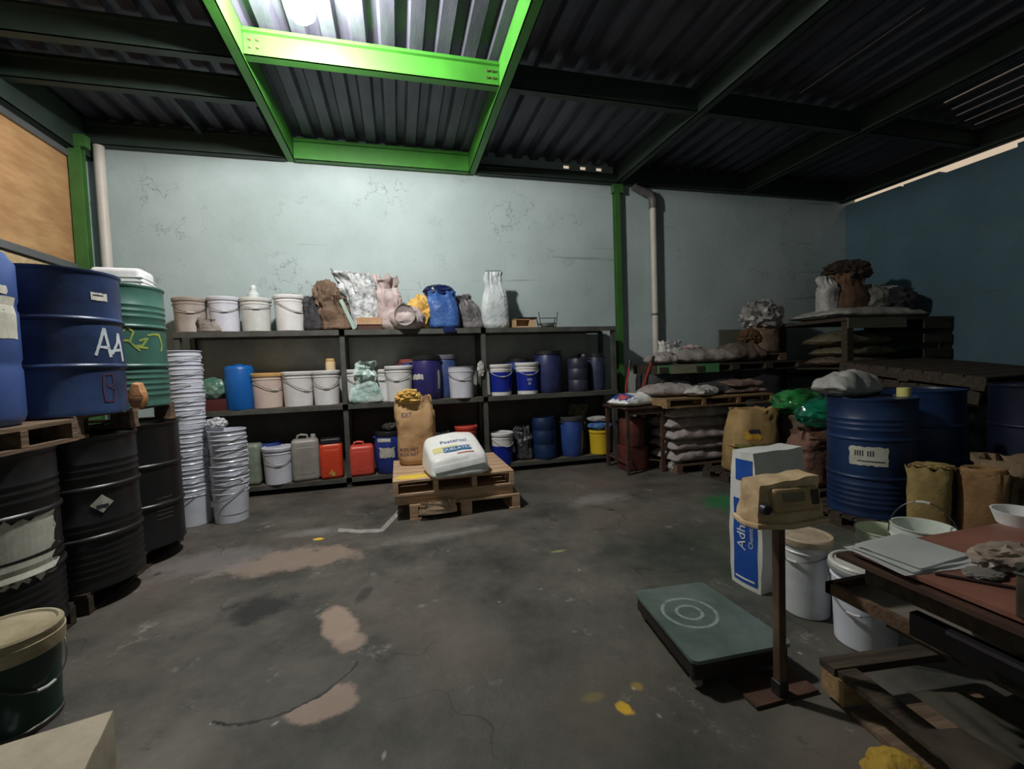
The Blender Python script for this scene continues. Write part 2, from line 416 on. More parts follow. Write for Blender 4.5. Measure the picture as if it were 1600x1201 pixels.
YELCR = mat('yellow_crumpled_paper', (238, 196, 92), (196, 146, 60), .75, scale=6, bump=.4)
RUST = mat('rusty_steel', (112, 74, 54), (64, 44, 36), .75, metal=.25, scale=9, bump=.3)
REDP = mat('red_plastic', (236, 82, 62), (214, 64, 48), .4, scale=5)
ORANGE = mat('orange_red_plastic', (240, 74, 34), (216, 56, 26), .4, scale=5)
def E_(): pass

# ================================================================== the setting
XL, XR, YB, YF, ZR = -3.2, 7.4, 5.875, -2.2, 4.13
WALLM = wall_mat('pale_aqua_plaster', (175, 190, 191), (156, 172, 171))
WALLR = wall_mat('blue_plaster', (84, 116, 130), (70, 100, 114))
struct(obj('floor', box(XL-.2, XR+.2, YF-.2, YB+.2, -.1, 0), floor_mat(), smooth=False))
# back wall, its parapet left open in three flutes
bm = bmesh.new(); bx(bm, XL-.2, XR+.2, YB, YB+.2, 0, 4.055)
holes = [aty(885, 258, YB).x, aty(911, 259, YB).x, aty(936, 262, YB).x]
xs = [XL-.2]
for h in holes: xs += [h-.045, h+.045]
xs.append(XR+.2)
for i in range(0, len(xs), 2): bx(bm, xs[i], xs[i+1], YB, YB+.03, 4.055, 4.4)
for h in holes: bx(bm, h-.045, h+.045, YB, YB+.03, 4.105, 4.4)
struct(obj('wall_back', bm, WALLM, smooth=False))
struct(obj('wall_left', box(XL-.2, XL, YF-.2, YB, 0, 4.4), WALLM, smooth=False))
bm = bmesh.new(); bx(bm, XR, XR+.2, YF-.2, YB, 0, 3.77)
for y0, y1 in ((YF-.2, 3.75), (4.55, 5.0), (5.05, YB)): bx(bm, XR, XR+.2, y0, y1, 3.77, 3.815)
struct(obj('wall_right', bm, WALLR, smooth=False))
struct(obj('wall_front', box(XL, XR, YF-.2, YF, 0, 4.4), WALLM, smooth=False))

# corrugated roof: trapezoidal flutes running in depth, with narrow slits where sheets do not meet
def roof():
    bm = bmesh.new(); pitch = .235; x = XL-.1; prof = []
    while x < XR+.25:
        prof += [(x, ZR), (x+.11, ZR), (x+.135, ZR+.055), (x+.21, ZR+.055)]; x += pitch
    slits = {6.12: (1.0, 3.72), 6.37: (1.0, 3.80), 6.60: (1.0, 3.89), 6.86: (1.0, 3.96), 7.10: (1.0, 4.0), 4.28: (2.74, 3.9)}
    def quad(xa, za, xb, zb, y0, y1):
        p = [bm.verts.new(c) for c in ((xa, y0, za), (xb, y0, zb), (xb, y1, zb), (xa, y1, za))]; bm.faces.new(p)
    def zat(x):
        for a, b in zip(prof, prof[1:]):
            if a[0] <= x <= b[0]: return a[1]+(b[1]-a[1])*(x-a[0])/(b[0]-a[0])
        return ZR
    cuts = {}
    for s, (y0, y1) in slits.items():
        w = .019 if s > 5 else .004
        cuts[s-w] = None; cuts[s+w] = None
    for a, b in zip(prof, prof[1:]):
        pts = [a[0]]+sorted(c for c in cuts if a[0] < c < b[0])+[b[0]]
        for p, q in zip(pts, pts[1:]):
            mid = (p+q)/2; hole = None
            for s, yy in slits.items():
                if abs(mid-s) < (.019 if s > 5 else .004): hole = yy
            if hole:
                quad(p, zat(p), q, zat(q), YF-.2, hole[0]); quad(p, zat(p), q, zat(q), hole[1], YB+.04)
            else: quad(p, zat(p), q, zat(q), YF-.2, YB+.04)
    bmesh.ops.remove_doubles(bm, verts=bm.verts, dist=.0005)
    return bm
ROOFM = mat('galvanised_roof_sheet', (92, 92, 106), (62, 62, 74), .5, metal=.2, scale=2, stretch=(3, .6, 3), bump=.1)
rf = obj('ceiling', roof(), ROOFM, smooth=False); struct(rf)
sm = rf.modifiers.new('th', 'SOLIDIFY'); sm.thickness = .004; sm.offset = 1

# ------------------------------------------------------------------ steel beams: C section with flanges
def cbeam(bm, ax, a0, a1, c, z0, z1, w=.085, t=.008, side=1):
    """web at the +side edge, flanges top and bottom"""
    h = w/2
    if ax == 'y':
        bx(bm, c-h, c+h, a0, a1, z0, z0+t); bx(bm, c-h, c+h, a0, a1, z1-t, z1); bx(bm, c+side*(h-t) if side > 0 else c-h, c+h if side > 0 else c-h+t, a0, a1, z0, z1)
        bx(bm, c-t/2, c+t/2, a0, a1, z0, z1)
    else:
        bx(bm, a0, a1, c-h, c+h, z0, z0+t); bx(bm, a0, a1, c-h, c+h, z1-t, z1); bx(bm, a0, a1, c-t/2, c+t/2, z0, z1)
BX = [(-3.14, 'dark green roof beam running along the top of the left wall', GREEN_SHADE),
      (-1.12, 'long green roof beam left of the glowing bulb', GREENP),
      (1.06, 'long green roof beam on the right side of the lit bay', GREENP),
      (3.16, 'long green roof beam ending on the slim green wall column', GREEN_SHADE),
      (5.33, 'faint dark roof beam between the wall column and the right wall', GREEN_SHADE),
      (7.30, 'dark roof beam running above the blue right wall', GREEN_SHADE)]
ZB = 3.87
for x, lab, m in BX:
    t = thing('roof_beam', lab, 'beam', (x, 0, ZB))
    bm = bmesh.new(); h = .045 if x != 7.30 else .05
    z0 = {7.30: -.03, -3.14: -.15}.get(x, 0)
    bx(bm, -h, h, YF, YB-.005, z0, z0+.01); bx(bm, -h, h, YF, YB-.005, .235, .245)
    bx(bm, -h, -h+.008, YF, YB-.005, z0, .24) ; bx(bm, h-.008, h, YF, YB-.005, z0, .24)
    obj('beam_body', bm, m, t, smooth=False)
def xbeam(x0, x1, y, lab, m, z0=ZB+.02, bolts=False, z1=4.11):
    t = thing('cross_beam', lab, 'beam', ((x0+x1)/2, y, z0)); L = (x1-x0)/2; H = z1-z0
    bm = bmesh.new(); bx(bm, -L, L, -.04, -.032, 0, H); bx(bm, -L, L, -.04, .045, 0, .008); bx(bm, -L, L, -.075, -.03, H-.05, H-.042); 
    obj('beam_body', bm, m, t, smooth=False)
    if bolts:
        for s in (-1, 1):
            for a in (0, 1):
                for b in (0, 1):
                    obj('bolt', lathe([(0, 0), (.011, 0), (.011, .012), (0, .012)], 6, Matrix.Translation((s*(L-.05-.055*a), -.042, .06+.06*b)) @ Matrix.Rotation(PI/2, 4, 'X')), RUST, t)
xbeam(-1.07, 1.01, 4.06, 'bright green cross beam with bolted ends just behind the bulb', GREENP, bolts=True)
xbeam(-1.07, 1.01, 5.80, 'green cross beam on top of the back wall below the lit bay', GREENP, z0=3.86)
xbeam(-3.09, -1.17, 4.12, 'dark cross beam in the left roof bay, the one nearer the camera', GREEN_SHADE)
xbeam(-3.09, -1.17, 4.72, 'dark cross beam in the left roof bay, the one nearer the back wall', GREEN_SHADE)
xbeam(1.11, 3.11, 4.06, 'dark cross beam between the lit bay and the wall column beam', GREEN_SHADE)
xbeam(3.21, 5.28, 4.06, 'dark cross beam right of the wall column beam', GREEN_SHADE)
xbeam(5.38, 7.25, 4.06, 'dark cross beam in the far right bay below the daylight slits', GREEN_SHADE)
xbeam(-3.09, -1.17, 5.80, 'dark plate beam along the back wall in the left bay', GREEN_SHADE, z0=3.86)
xbeam(1.11, 3.11, 5.80, 'dark plate beam on the back wall below the three small light holes', GREEN_SHADE, z0=3.86, z1=3.98)
xbeam(3.21, 5.28, 5.80, 'dark plate beam on the back wall above the drain pipe', GREEN_SHADE, z0=3.86)
xbeam(5.38, 7.25, 5.80, 'dark plate beam on the back wall in the far right corner', GREEN_SHADE, z0=3.86)
tag(obj('brace_bar', box(-2.03, -1.98, 4.77, 5.75, 4.04, 4.07), GREEN_SHADE, smooth=False), 'short thin green bar under the left roof bay, running toward the back wall', 'bar')

# ------------------------------------------------------------------ columns, pipes, wall panel
def column(x, y, lab, m, w=.05, top=3.86):
    t = thing('steel_column', lab, 'column', (x, y, 0))
    bm = bmesh.new(); bx(bm, -w, w, -.04, -.03, 0, top); bx(bm, -w, w, .03, .04, 0, top); bx(bm, -.006, .006, -.03, .03, 0, top)
    obj('post', bm, m, t, smooth=False)
    obj('gusset', box(-w-.02, w+.05, -.045, .04, top-.12, top), m, t, smooth=False)
column(3.13, 5.825, 'slim green steel column on the back wall beside the rack', GREENC, .04)
column(-3.10, 5.60, 'green steel column in the left corner beside the wooden panel', GREENC, .055, 3.86)
PIPE = mat('off_white_pvc', (208, 200, 190), (186, 176, 164), .5, scale=2)
PIPED = mat('grimy_pipe', (108, 106, 104), (80, 78, 76), .5, scale=4)
px_ = aty(1023, 400, 5.78).x
t = thing('drain_pipe', 'cream pipe with grey elbows running down the wall right of the green column', 'pipe', (px_, 5.80, 0))
obj('pipe', lathe([(0, 0), (.045, 0), (.045, 3.62), (0, 3.62)], 24), PIPE, t)
obj('elbow', tube([(0, 0, 3.55), (0, 0, 3.66), (-.02, -.005, 3.72), (-.07, -.01, 3.76), (-.14, -.01, 3.77), (-.2, -.01, 3.79)], .058, 16), PIPED, t)
obj('pipe_sleeve', tube([(-.2, -.01, 3.79), (-.32, -.02, 3.83)], .052, 16), PIPED, t)
obj('pipe_clamp', lathe([(.047, 2.0), (.05, 2.0), (.05, 2.03), (.047, 2.03)], 24), PIPED, t)
cp = aty(164, 320, 5.78)
tag(obj('corner_pipe', lathe([(0, 0), (.05, 0), (.05, 3.86), (0, 3.86)], 24, Matrix.Translation((-3.01, 5.80, 0))), PIPE), 'pale vertical pipe in the left corner beside the green column', 'pipe')
PLY = wood('warm_plywood', (198, 152, 100), (166, 120, 74), (1, .8, 3))
t = thing('wall_panel', 'large plywood board in a grey frame high on the left wall', 'panel', (XL, 4.2, 2.5))
obj('board', box(.01, .03, -2.4, 1.44, .04, 1.14), PLY, t, smooth=False)
bm = bmesh.new(); bx(bm, 0, .06, -2.4, 1.50, -.02, .045); obj('sill_rail', bm, mat('grey_aluminium', (120, 122, 124), None, .45, metal=.5), t, smooth=False)
obj('top_rail', box(0, .06, -2.4, 1.50, 1.13, 1.19), _M['grey_aluminium'], t, smooth=False)
obj('side_rail', box(0, .07, 1.42, 1.50, .04, 1.14), _M['grey_aluminium'], t, smooth=False)
tag(obj('wall_board', box(XL, XL+.03, 1.8, 5.3, 1.2, 2.46), wood('pale_board', (210, 184, 140), (180, 150, 104)), smooth=False), 'pale tan board on the left wall just under the plywood panel', 'board')

# ------------------------------------------------------------------ bulb
BULB = mat('lit_bulb_glass', (255, 250, 240), (255, 250, 240), .3, emit=LAMP_L)
def bulb(loc, m, lab):
    t = thing('light_bulb', lab, 'lamp', loc)
    R_ = LAMP_R
    obj('glass', lathe([(0, -R_), (R_*.5, -R_*.87), (R_*.87, -R_*.5), (R_, 0), (R_*.87, R_*.5), (R_*.55, R_*.87), (.03, R_*1.15), (0, R_*1.15)], 24), m, t)
    obj('socket', lathe([(0, R_*1.16), (.024, R_*1.16), (.024, R_+.065), (.012, R_+.08), (0, R_+.08)], 16), BLACKP, t)
    obj('flex', tube([(0, 0, R_+.08), (0, 0, ZR-loc[2])], .004), BLACKP, t)
bulb(LAMP, BULB, 'glowing bare light bulb under the corrugated roof')

# ================================================================== storage rack
RY0, RY1 = 5.37, 5.80; RX0, RX1 = -2.26, 2.83
SH = [(.03, .085, .115), (0, .93, .965), (0, 1.775, 1.815)]
t = thing('storage_rack', 'long dark steel rack of three bays and three shelves against the back wall', 'rack', (0, 0, 0))
posts = [RX0+.03, -.60, 1.035, RX1-.03]
for x in posts:
    for y in (RY0+.025, RY1-.025):
        bm = bmesh.new(); bx(bm, x-.028, x+.028, y-.025, y-.019, .006, 1.775)
        bx(bm, x-.028, x-.022, y-.025, y+.025, .006, 1.775); bx(bm, x+.022, x+.028, y-.025, y+.025, .006, 1.775)
        obj('post', bm, DARKST, t, smooth=False)
        if y < 5.6: obj('foot_plate', box(x-.07, x+.07, y-.05, y+.04, 0, .006), DARKST, t, smooth=False)
SHW = wood('dusty_shelf_board', (118, 106, 90), (84, 76, 66))
for i, (_, z0, z1) in enumerate(SH):
    for a, b in zip(posts, posts[1:]):
        s = obj('shelf', box(a-.028, b+.028, RY0-.01, RY1, z1-.012, z1), SHW, t, smooth=False)
        bm = bmesh.new(); bx(bm, a-.03, b+.03, RY0-.016, RY0-.01, z0-.02, z1-.002); bx(bm, a-.03, b+.03, RY1-.006, RY1, z0-.02, z1-.012)
        obj('shelf_rail', bm, DARKST, s, smooth=False)
SHZ = [s[2] for s in SH]
PANEL_U = mat('grey_back_sheet', (176, 178, 170), (146, 148, 140), .7, scale=3); PANEL_L = mat('dark_back_sheet', (84, 80, 78), (60, 56, 54), .75, scale=3)  # lower back sheet is a darker grey than the upper one
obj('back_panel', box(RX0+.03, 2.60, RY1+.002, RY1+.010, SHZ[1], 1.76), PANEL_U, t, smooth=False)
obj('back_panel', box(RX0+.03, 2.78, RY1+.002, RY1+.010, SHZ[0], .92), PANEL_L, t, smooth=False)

# ================================================================== container builders
def handle_pts(R_, z, drop, a0=0.0, up=False):
    pts = []
    for k in range(17):
        q = PI*k/16
        if up: x, y, zz = R_*math.cos(q), -.1*R_*math.sin(q), z+drop*math.sin(q)
        else:
            x = R_*math.cos(q); y = -R_*math.sin(q)*1.01; zz = z-drop*math.sin(q)**1.3
        pts.append((x*math.cos(a0)-y*math.sin(a0), x*math.sin(a0)+y*math.cos(a0), zz))
    return pts
def pail(p, lab, m=None, r=.15, h=.36, lid=None, lidm=None, hrot=0.0, drop=.11, handle=True, band=None, group=None, cat='pail', taper=.90, beads=1, up=False, name='pail', open_=False, txt=None, scalez=1.0):
    m = m or WHITE_P
    t = thing(name, lab, cat, p, face(p)+PI/2+hrot, group)
    rb = r*taper
    def rr(z): return rb+(r-rb)*z/h
    prof = [(0, 0), (rb-.006, 0), (rb, .006)]
    for k in range(beads):
        zb = h-.06-.05*k; prof += [(rr(zb-.006), zb-.006), (rr(zb)+.006, zb), (rr(zb+.006), zb+.006)] if not k else []
    prof = sorted(prof[:3], key=lambda a: 0)+sorted(prof[3:], key=lambda a: a[1])
    prof += [(rr(h-.008), h-.008), (r+.004, h-.006), (r+.005, h), (r-.004, h)]
    if lid is None or open_: prof += [(r-.007, h-.01), (rb-.004, .01), (0, .01)]
    else: prof += [(0, h-.001)]
    b = obj('body', lathe(prof, 36), m, t)
    if lid:
        lr = r+.009
        obj('lid', lathe([(lr-.001, h-.028), (lr, h-.026), (lr+.001, h+.004), (lr-.006, h+.012), (lr-.016, h+.012), (lr-.022, h+.003), (0, h+.004)], 36), lidm or m, t)
    if handle:
        hz = h-.055
        hd = obj('handle', tube(handle_pts(r+.008, hz, drop, 0, up), .003, 6), WIRE, t)
        obj('grip', tube([handle_pts(r+.008, hz, drop, 0, up)[i] for i in (7, 8, 9)], .0065, 8), mat('white_grip', (216, 214, 208)), hd)
    if band:
        bm_, z0, z1 = band
        hd.data.materials[0] = _M['white_grip']; obj('printed_band', lathe([(rr(z0)+.0015, z0), (rr(z1)+.0015, z1)], 36), bm_, t)
    if txt:
        for s, size, z, tm in txt:
            uv, fs = text_uv(s, size, 0, z)
            decal('lettering', b, uv, fs, (0, -r-.02, 0), (1, 0, 0), (0, 0, 1), tm, t, .004)
    return t
def steel_drum(p, lab, m, r=.292, h=.88, corr=False, group=None, lidm=None, rz=0.0):
    t = thing('steel_drum', lab, 'drum', p, 0, group)
    rb = r-.012; prof = [(0, .018), (rb-.012, .018), (rb-.01, 0), (rb+.003, 0), (rb+.004, .018), (rb, .028)]
    def hoop(z, e=.012): return [(rb, z-.02), (rb+e*.8, z-.009), (rb+e, z), (rb+e*.8, z+.009), (rb, z+.02)]
    zs = []
    if corr:
        for z in (.08, .12, .16, .20, .24): zs += [(z, .004)]
    zs += [(h*.335, .012)]
    if corr == 2: zs += [(h*.335+.05, .004), (h*.335+.09, .004)]
    zs += [(h*.66, .012)]
    if corr:
        for z in (.07, .11, .15): zs += [(h*.66+z, .004)]
    for z, e in zs:
        q = 1 if e > .01 else .7
        prof += [(rb, z-.016*q), (rb+e*.8, z-.008*q), (rb+e, z), (rb+e*.8, z+.008*q), (rb, z+.016*q)]
    prof += [(rb, h-.03), (rb+.004, h-.018), (rb+.008, h-.012), (rb+.008, h), (rb-.006, h), (rb-.01, h-.016), (0, h-.016)]
    b = obj('body', lathe(prof, 64), m, t)
    ld = obj('top_plate', lathe([(0, h-.012), (rb-.03, h-.012), (rb-.022, h-.017), (rb-.012, h-.014), (rb-.012, h-.02), (0, h-.02)], 48), lidm or m, t)
    obj('bung', lathe([(0, h-.012), (.03, h-.012), (.03, h-.002), (0, h-.002)], 16, Matrix.Translation((-.17, .06, 0))), WIRE, t)
    return t, b
def plastic_drum(p, lab, m, r=.15, h=.42, lidm=None, closed=False, group=None, handles=True):
    t = thing('plastic_barrel', lab, 'barrel', p, face(p)+PI/2+.5, group)
    if closed:
        prof = [(0, 0), (r*.9, 0), (r*.97, .02), (r, .05), (r, h*.32), (r-.006, h*.34), (r-.006, h*.37), (r, h*.39), (r, h*.66), (r-.006, h*.68), (r-.006, h*.71), (r, h*.73), (r, h-.05), (r*.93, h-.02), (r*.9, h), (r*.8, h), (r*.78, h-.015), (0, h-.015)]
    else:
        prof = [(0, 0), (r*.82, 0), (r*.88, .015), (r*.94, h*.2), (r, h*.42), (r, h*.62), (r*.96, h*.8), (r*.86, h*.9), (r*.84, h*.93), (0, h*.93)]
    b = obj('body', lathe(prof, 40), m, t)
    if not closed:
        obj('lid', lathe([(r*.90, h*.90), (r*.93, h*.905), (r*.93, h*.985), (r*.88, h), (r*.8, h), (r*.76, h*.985), (0, h*.985)], 40), lidm or BLACKP, t)
    if handles:
        for s in (-1, 1):
            obj('handle', tube([(s*r*.85, -.04, h*.86), (s*(r*1.02), -.035, h*.87), (s*(r*1.02), .035, h*.87), (s*r*.85, .04, h*.86)], .008, 8), lidm or m, t)
    return t, b
def jerry(p, lab, m, w=.26, d=.2, h=.38, capm=None, group=None, rz=0.0, cap=True, blacktop=False):
    t = thing('jerrycan', lab, 'canister', p, face(p)+PI/2+rz, group)
    bm = bmesh.new(); bx(bm, -w/2, w/2, -d/2, d/2, 0, h*.9)
    bmesh.ops.bevel(bm, geom=list(bm.edges), offset=.045, segments=5, affect='EDGES', profile=.5)
    b = obj('body', bm, m, t)
    obj('handle', tube([(-w*.3, 0, h*.86), (-w*.26, 0, h*.97), (-w*.12, 0, h*.99), (w*.08, 0, h*.97), (w*.12, 0, h*.87)], .013, 10), m, t)
    if cap: obj('cap', lathe([(0, h*.88), (.028, h*.88), (.028, h*.97), (.022, h*.985), (0, h*.985)], 18, Matrix.Translation((w*.3, 0, 0))), capm or m, t)
    obj('recess', box(-w*.34, w*.34, -d/2-.002, -d/2+.02, h*.15, h*.74, .0085), m, t)
    return t, b
def pallet(p, lab, w=1.1, d=.8, h=.13, m=None, rz=0.0, nb=7, ns=3, blocks=False, group=None, bottom=True):
    m = m or PALLET; t = thing('pallet', lab, 'pallet', p, rz, group)
    bm = bmesh.new(); g = d/nb
    for i in range(nb): bx(bm, -w/2, w/2, -d/2+i*g+.006, -d/2+(i+1)*g-.006, h-.02, h)
    obj('deck', bm, m, t, smooth=False)
    b0 = .018 if bottom else 0
    for i in range(ns):
        x = -w/2+.0225+(w-.045)*i/(ns-1)
        if blocks:
            for y in (-d/2+.06, 0, d/2-.06): obj('block', box(max(x-.05, -w/2), min(x+.05, w/2), y-.055, y+.055, b0, h-.02), m, t, smooth=False)
        else: obj('stringer', box(x-.0225, x+.0225, -d/2, d/2, b0, h-.02), m, t, smooth=False)
    if bottom:
        bm = bmesh.new()
        if blocks:
            for i in range(ns):
                x = -w/2+.05+(w-.1)*i/(ns-1); bx(bm, x-.05, x+.05, -d/2, d/2, 0, .018)
        else:
            for y in (-d/2+.05, 0, d/2-.05): bx(bm, -w/2, w/2, y-.05, y+.05, 0, .018)
        obj('bottom_board', bm, m, t, smooth=False)
    return t
def sack(name, lab, cat, p, bm, m, rz=0.0, group=None, tilt=None):
    o = obj(name, bm, m); o.location = p; o.rotation_euler = (tilt[0] if tilt else 0, tilt[1] if tilt else 0, rz); return tag(o, lab, cat, group)

# ================================================================== LEFT: drums on pallets
DBLACK = mat('glossy_black_drum', (34, 34, 36), (22, 22, 24), .38, scale=3, bump=.05)
DBLUE = mat('worn_blue_drum', (48, 74, 126), (24, 36, 68), .4, scale=2.2, bump=.06)
DGREEN = mat('teal_green_drum', (62, 112, 98), (48, 92, 80), .42, scale=3, bump=.05)
DBLUE2 = mat('light_blue_drum', (62, 92, 160), (46, 72, 136), .45, scale=3, bump=.05)
DNAVY = mat('deep_blue_drum', (22, 56, 108), (14, 36, 76), .42, scale=3, bump=.05)
dx = [(-2.0, 2.70), (-1.93, 3.29), (-1.935, 3.88)]
pallet((-2.16, 2.57, 0), 'aged floor pallet under the nearest black drum on the left', .76, .72, .12, PALLET_K, PI/2)
pallet((-2.14, 3.60, 0), 'aged floor pallet under the two farther black drums on the left', 1.16, .72, .12, PALLET_K, PI/2)
labs = ['nearest black ribbed drum, with a big torn pale label', 'middle black ribbed drum, with a small pale diamond label', 'farthest black drum, beside the tall stack of white tins']
for i, (x, y) in enumerate(dx):
    t, b = steel_drum((x, y, .12), labs[i], DBLACK, corr=(2 if i < 2 else False), h=.90, r=.288)
    a = face((x, y))+(-.1, .3, .3)[i]; u, v = on_cyl(a); o = (0, 0, 0)
    if i == 0:
        uv, fs = rect_uv(.06, .25, .28, .58, 10, 12, .05, 3); decal('torn_label', b, uv, fs, o, u, v, LABEL, t)
        uv, fs = rect_uv(-.12, .0, .19, .30, 8, 6, .03, 5); decal('torn_label', b, uv, fs, o, u, v, LABEL, t)
        uv, fs = rect_uv(-.16, -.05, .76, .79, 6, 3, .01, 5); decal('sticker', b, uv, fs, o, u, v, LABEL, t)
    elif i == 1:
        k = .055; decal('diamond_label', b, [(0, .50-k), (k, .50), (0, .50+k), (-k, .50)], [(0, 1, 2, 3)], (0, 0, 0), u, v, LABEL, t, .006)
        decal('label_print', b, [(-.028, .475), (.028, .475), (.03, .495), (-.03, .495)], [(0, 1, 2, 3)], o, u, v, INK, t, .008)
    else:
        for k in range(6):
            uv, fs = rect_uv(.02, .13, .20+.03*k, .206+.03*k, 6, 1, .004, k); decal('scratch_marks', b, uv, fs, o, u, v, mat('pale_scuff', (96, 96, 92)), t)
        uv, fs = rect_uv(-.20, -.16, .62, .68, 3, 3, .01, 3); decal('sticker', b, uv, fs, o, u, v, mat('tan_sticker', (196, 160, 110)), t)
pallet((-2.16, 2.60, 1.02), 'wooden pallet on the nearest black drum, carrying the light blue barrel', .72, .86, .12, PALLET_D, PI/2, bottom=True)
pallet((-2.10, 3.55, 1.02), 'wooden pallet on the farther black drums, under the blue and green drums', 1.14, .70, .13, PALLET_D, PI/2, blocks=True)
t, b = plastic_drum((-2.065, 2.62, 1.14), 'light blue barrel with a pale label, at the left edge', DBLUE2, .285, .84, closed=True, handles=False)
a = face((-2.065, 2.62)); t.rotation_euler.z = 0; u, v = on_cyl(a+.55)
uv, fs = rect_uv(-.14, .17, .42, .62, 10, 5, .012, 1); decal('paper_label', b, uv, fs, (0, 0, 0), u, v, LABEL, t)
uv, fs = rect_uv(.0, .12, .63, .67, 6, 3, .01, 1); decal('sticker', b, uv, fs, (0, 0, 0), u, v, LABEL, t)
t, b = steel_drum((-1.93, 3.22, 1.15), 'big worn blue drum painted with white letters AA', DBLUE, h=.83)
PW = mat('white_paint', (214, 220, 222), (180, 190, 196), .6); PY = mat('yellow_green_paint', (150, 164, 52), (90, 124, 72), .6, scale=14, amt=2); PR = mat('faded_red_paint', (84, 46, 78), None, .7)
a = face((-1.93, 3.22)); u, v = on_cyl(a+.30); o = (0, 0, 0)
A1 = [[(-.05, 0), (-.02, .09), (.01, .19)], [(.01, .19), (.03, .08), (.045, -.01)], [(-.03, .06), (.04, .055)]]
uv, fs = strokes_uv(A1, .016, .10, .34, .85); decal('painted_letters', b, uv, fs, o, u, v, PW, t)
uv, fs = strokes_uv([[(-.045, 0), (0, .08), (.01, .15)], [(.01, .15), (.03, .05), (.045, -.05)], [(-.05, .02), (.035, .035)]], .016, .185, .35, .85); decal('painted_letters', b, uv, fs, o, u, v, PW, t)
uv, fs = rect_uv(.055, .14, .66, .705, 8, 4, .006, 4); lb = decal('paper_label', b, uv, fs, o, u, v, LABEL, t)
uv, fs = rect_uv(.065, .12, .688, .693, 6, 1, .002, 4); decal('label_print', b, uv, fs, o, u, v, INK, lb, .005); lb.parent = t
uv, fs = strokes_uv([[(-.02, .16), (.03, .16), (.035, .10), (0, .09)], [(0, .09), (.04, .07), (.03, 0), (-.02, 0)], [(-.02, .16), (-.025, .08), (-.02, 0)]], .010, .11, .07); decal('painted_number', b, uv, fs, o, u, v, PR, t)
t, b = steel_drum((-1.955, 3.82, 1.15), 'teal green drum painted with yellow marks, behind the blue drum', DGREEN, corr=1, h=.85)
a = face((-1.955, 3.82)); u, v = on_cyl(a+.2)
uv, fs = strokes_uv([[(-.03, .05), (-.02, .15), (.02, .19), (.05, .16), (.03, .10), (-.01, .10)], [(.02, .10), (.08, .03)], [(-.05, .02), (-.01, .04)]], .014, -.02, .36); decal('painted_letters', b, uv, fs, o, u, v, PY, t)
uv, fs = strokes_uv([[(0, .10), (.05, .12), (.02, .07), (-.03, .06), (.05, .05)], [(.05, .14), (.09, .15), (.13, .15), (.15, .08), (.14, .03)]], .014, .06, .36); decal('painted_letters', b, uv, fs, o, u, v, PY, t)
# white tub lying on the green drum, wood blocks
t = thing('plastic_tub', 'white ridged plastic tub turned upside down on the teal green drum', 'tub', (-1.93, 3.90, 1.988), .1)
obj('body', box(-.15, .15, -.12, .12, 0, .16, .035), mat('white_ridged_plastic', (232, 230, 232), None, .4), t)
bm = bmesh.new()
for k in range(3): bx(bm, -.153, .153, -.123, .123, .03+.03*k, .036+.03*k)
obj('ridge', bm, _M['white_ridged_plastic'], t)
sack('wood_block', 'broken pale wood chunk sticking out under the teal green drum', 'block', (-1.70, 3.50, 1.15), crumple(.045, .035, .085, 4, .3, 1.2, 2), wood('fresh_split_wood', (214, 158, 104), (180, 116, 70)), .3)

# nested tins
def nested(p0, n, pitch, words, grp, r=.150, h=.37, seed=0):
    random.seed(seed)
    for k in range(n):
        p = (p0[0]+random.uniform(-.006, .006), p0[1]+random.uniform(-.006, .006), pitch*k)
        t = thing('tin_pail', words(k, n), 'pail', p, random.uniform(-.6, .6), grp)
        rb = r*.90
        def rr(z): return rb+(r-rb)*z/h
        prof = [(0, 0), (rb-.004, 0), (rb, .004), (rr(h-.10)+.0, h-.10), (rr(h-.094)+.006, h-.094), (rr(h-.088), h-.088),
                (rr(h-.05), h-.05), (rr(h-.044)+.005, h-.044), (rr(h-.038), h-.038), (r-.001, h-.010), (r+.006, h-.008), (r+.007, h-.002), (r+.003, h), (r-.002, h-.002), (r-.004, h-.02)]
        if k == n-1: prof += [(rb-.003, .02), (0, .02)]
        obj('body', lathe(prof, 40), TIN, t)
        hd = obj('handle', tube(handle_pts(r+.009, h-.06, .035 if k else .10, -.4+random.uniform(-.5, .5)), .0028, 6), WIRE, t)
        for s in (-1, 1):
            obj('ear', lathe([(0, 0), (.014, 0), (.012, .008), (0, .008)], 10, Matrix.Translation((s*(r-.004), 0, h-.06)) @ Matrix.Rotation(s*PI/2, 4, 'Y')), TIN, t)
ORD = ['bottom', 'second from the bottom', 'third from the bottom', 'fourth from the bottom', 'fifth from the bottom', 'sixth from the bottom', 'fifth from the top', 'fourth from the top', 'third from the top', 'second from the top', 'top']
nested((-1.885, 4.62), 11, .121, lambda k, n: 'white metal pail, %s of the tall nested stack by the drums' % ORD[k], 'tall stack of nested white pails')
ORD2 = ['bottom', 'second from the bottom', 'third from the bottom', 'middle', 'third from the top', 'second from the top', 'top']
nested((-1.555, 4.60), 7, .080, lambda k, n: 'white metal pail, %s of the shorter nested stack before the rack' % ORD2[k], 'short stack of nested white pails', seed=3)
sack('plastic_wrap', 'crumpled clear plastic in the mouth of the shorter stack of tins', 'wrap', (-1.64, 4.60, .855), crumple(.07, .08, .05, 3, .3, 2.5), mat('cloudy_film', (222, 224, 226), (150, 152, 156), .2, alpha=.75, scale=9, amt=2), 0)
sack('cloth', 'crumpled white rag between the two stacks of tins and the rack', 'cloth', cen(336, 668, .93, .0)+Vector((0, .9, .035)), crumple(.1, .08, .07, 6, .25), WOVEN, .2) if False else None

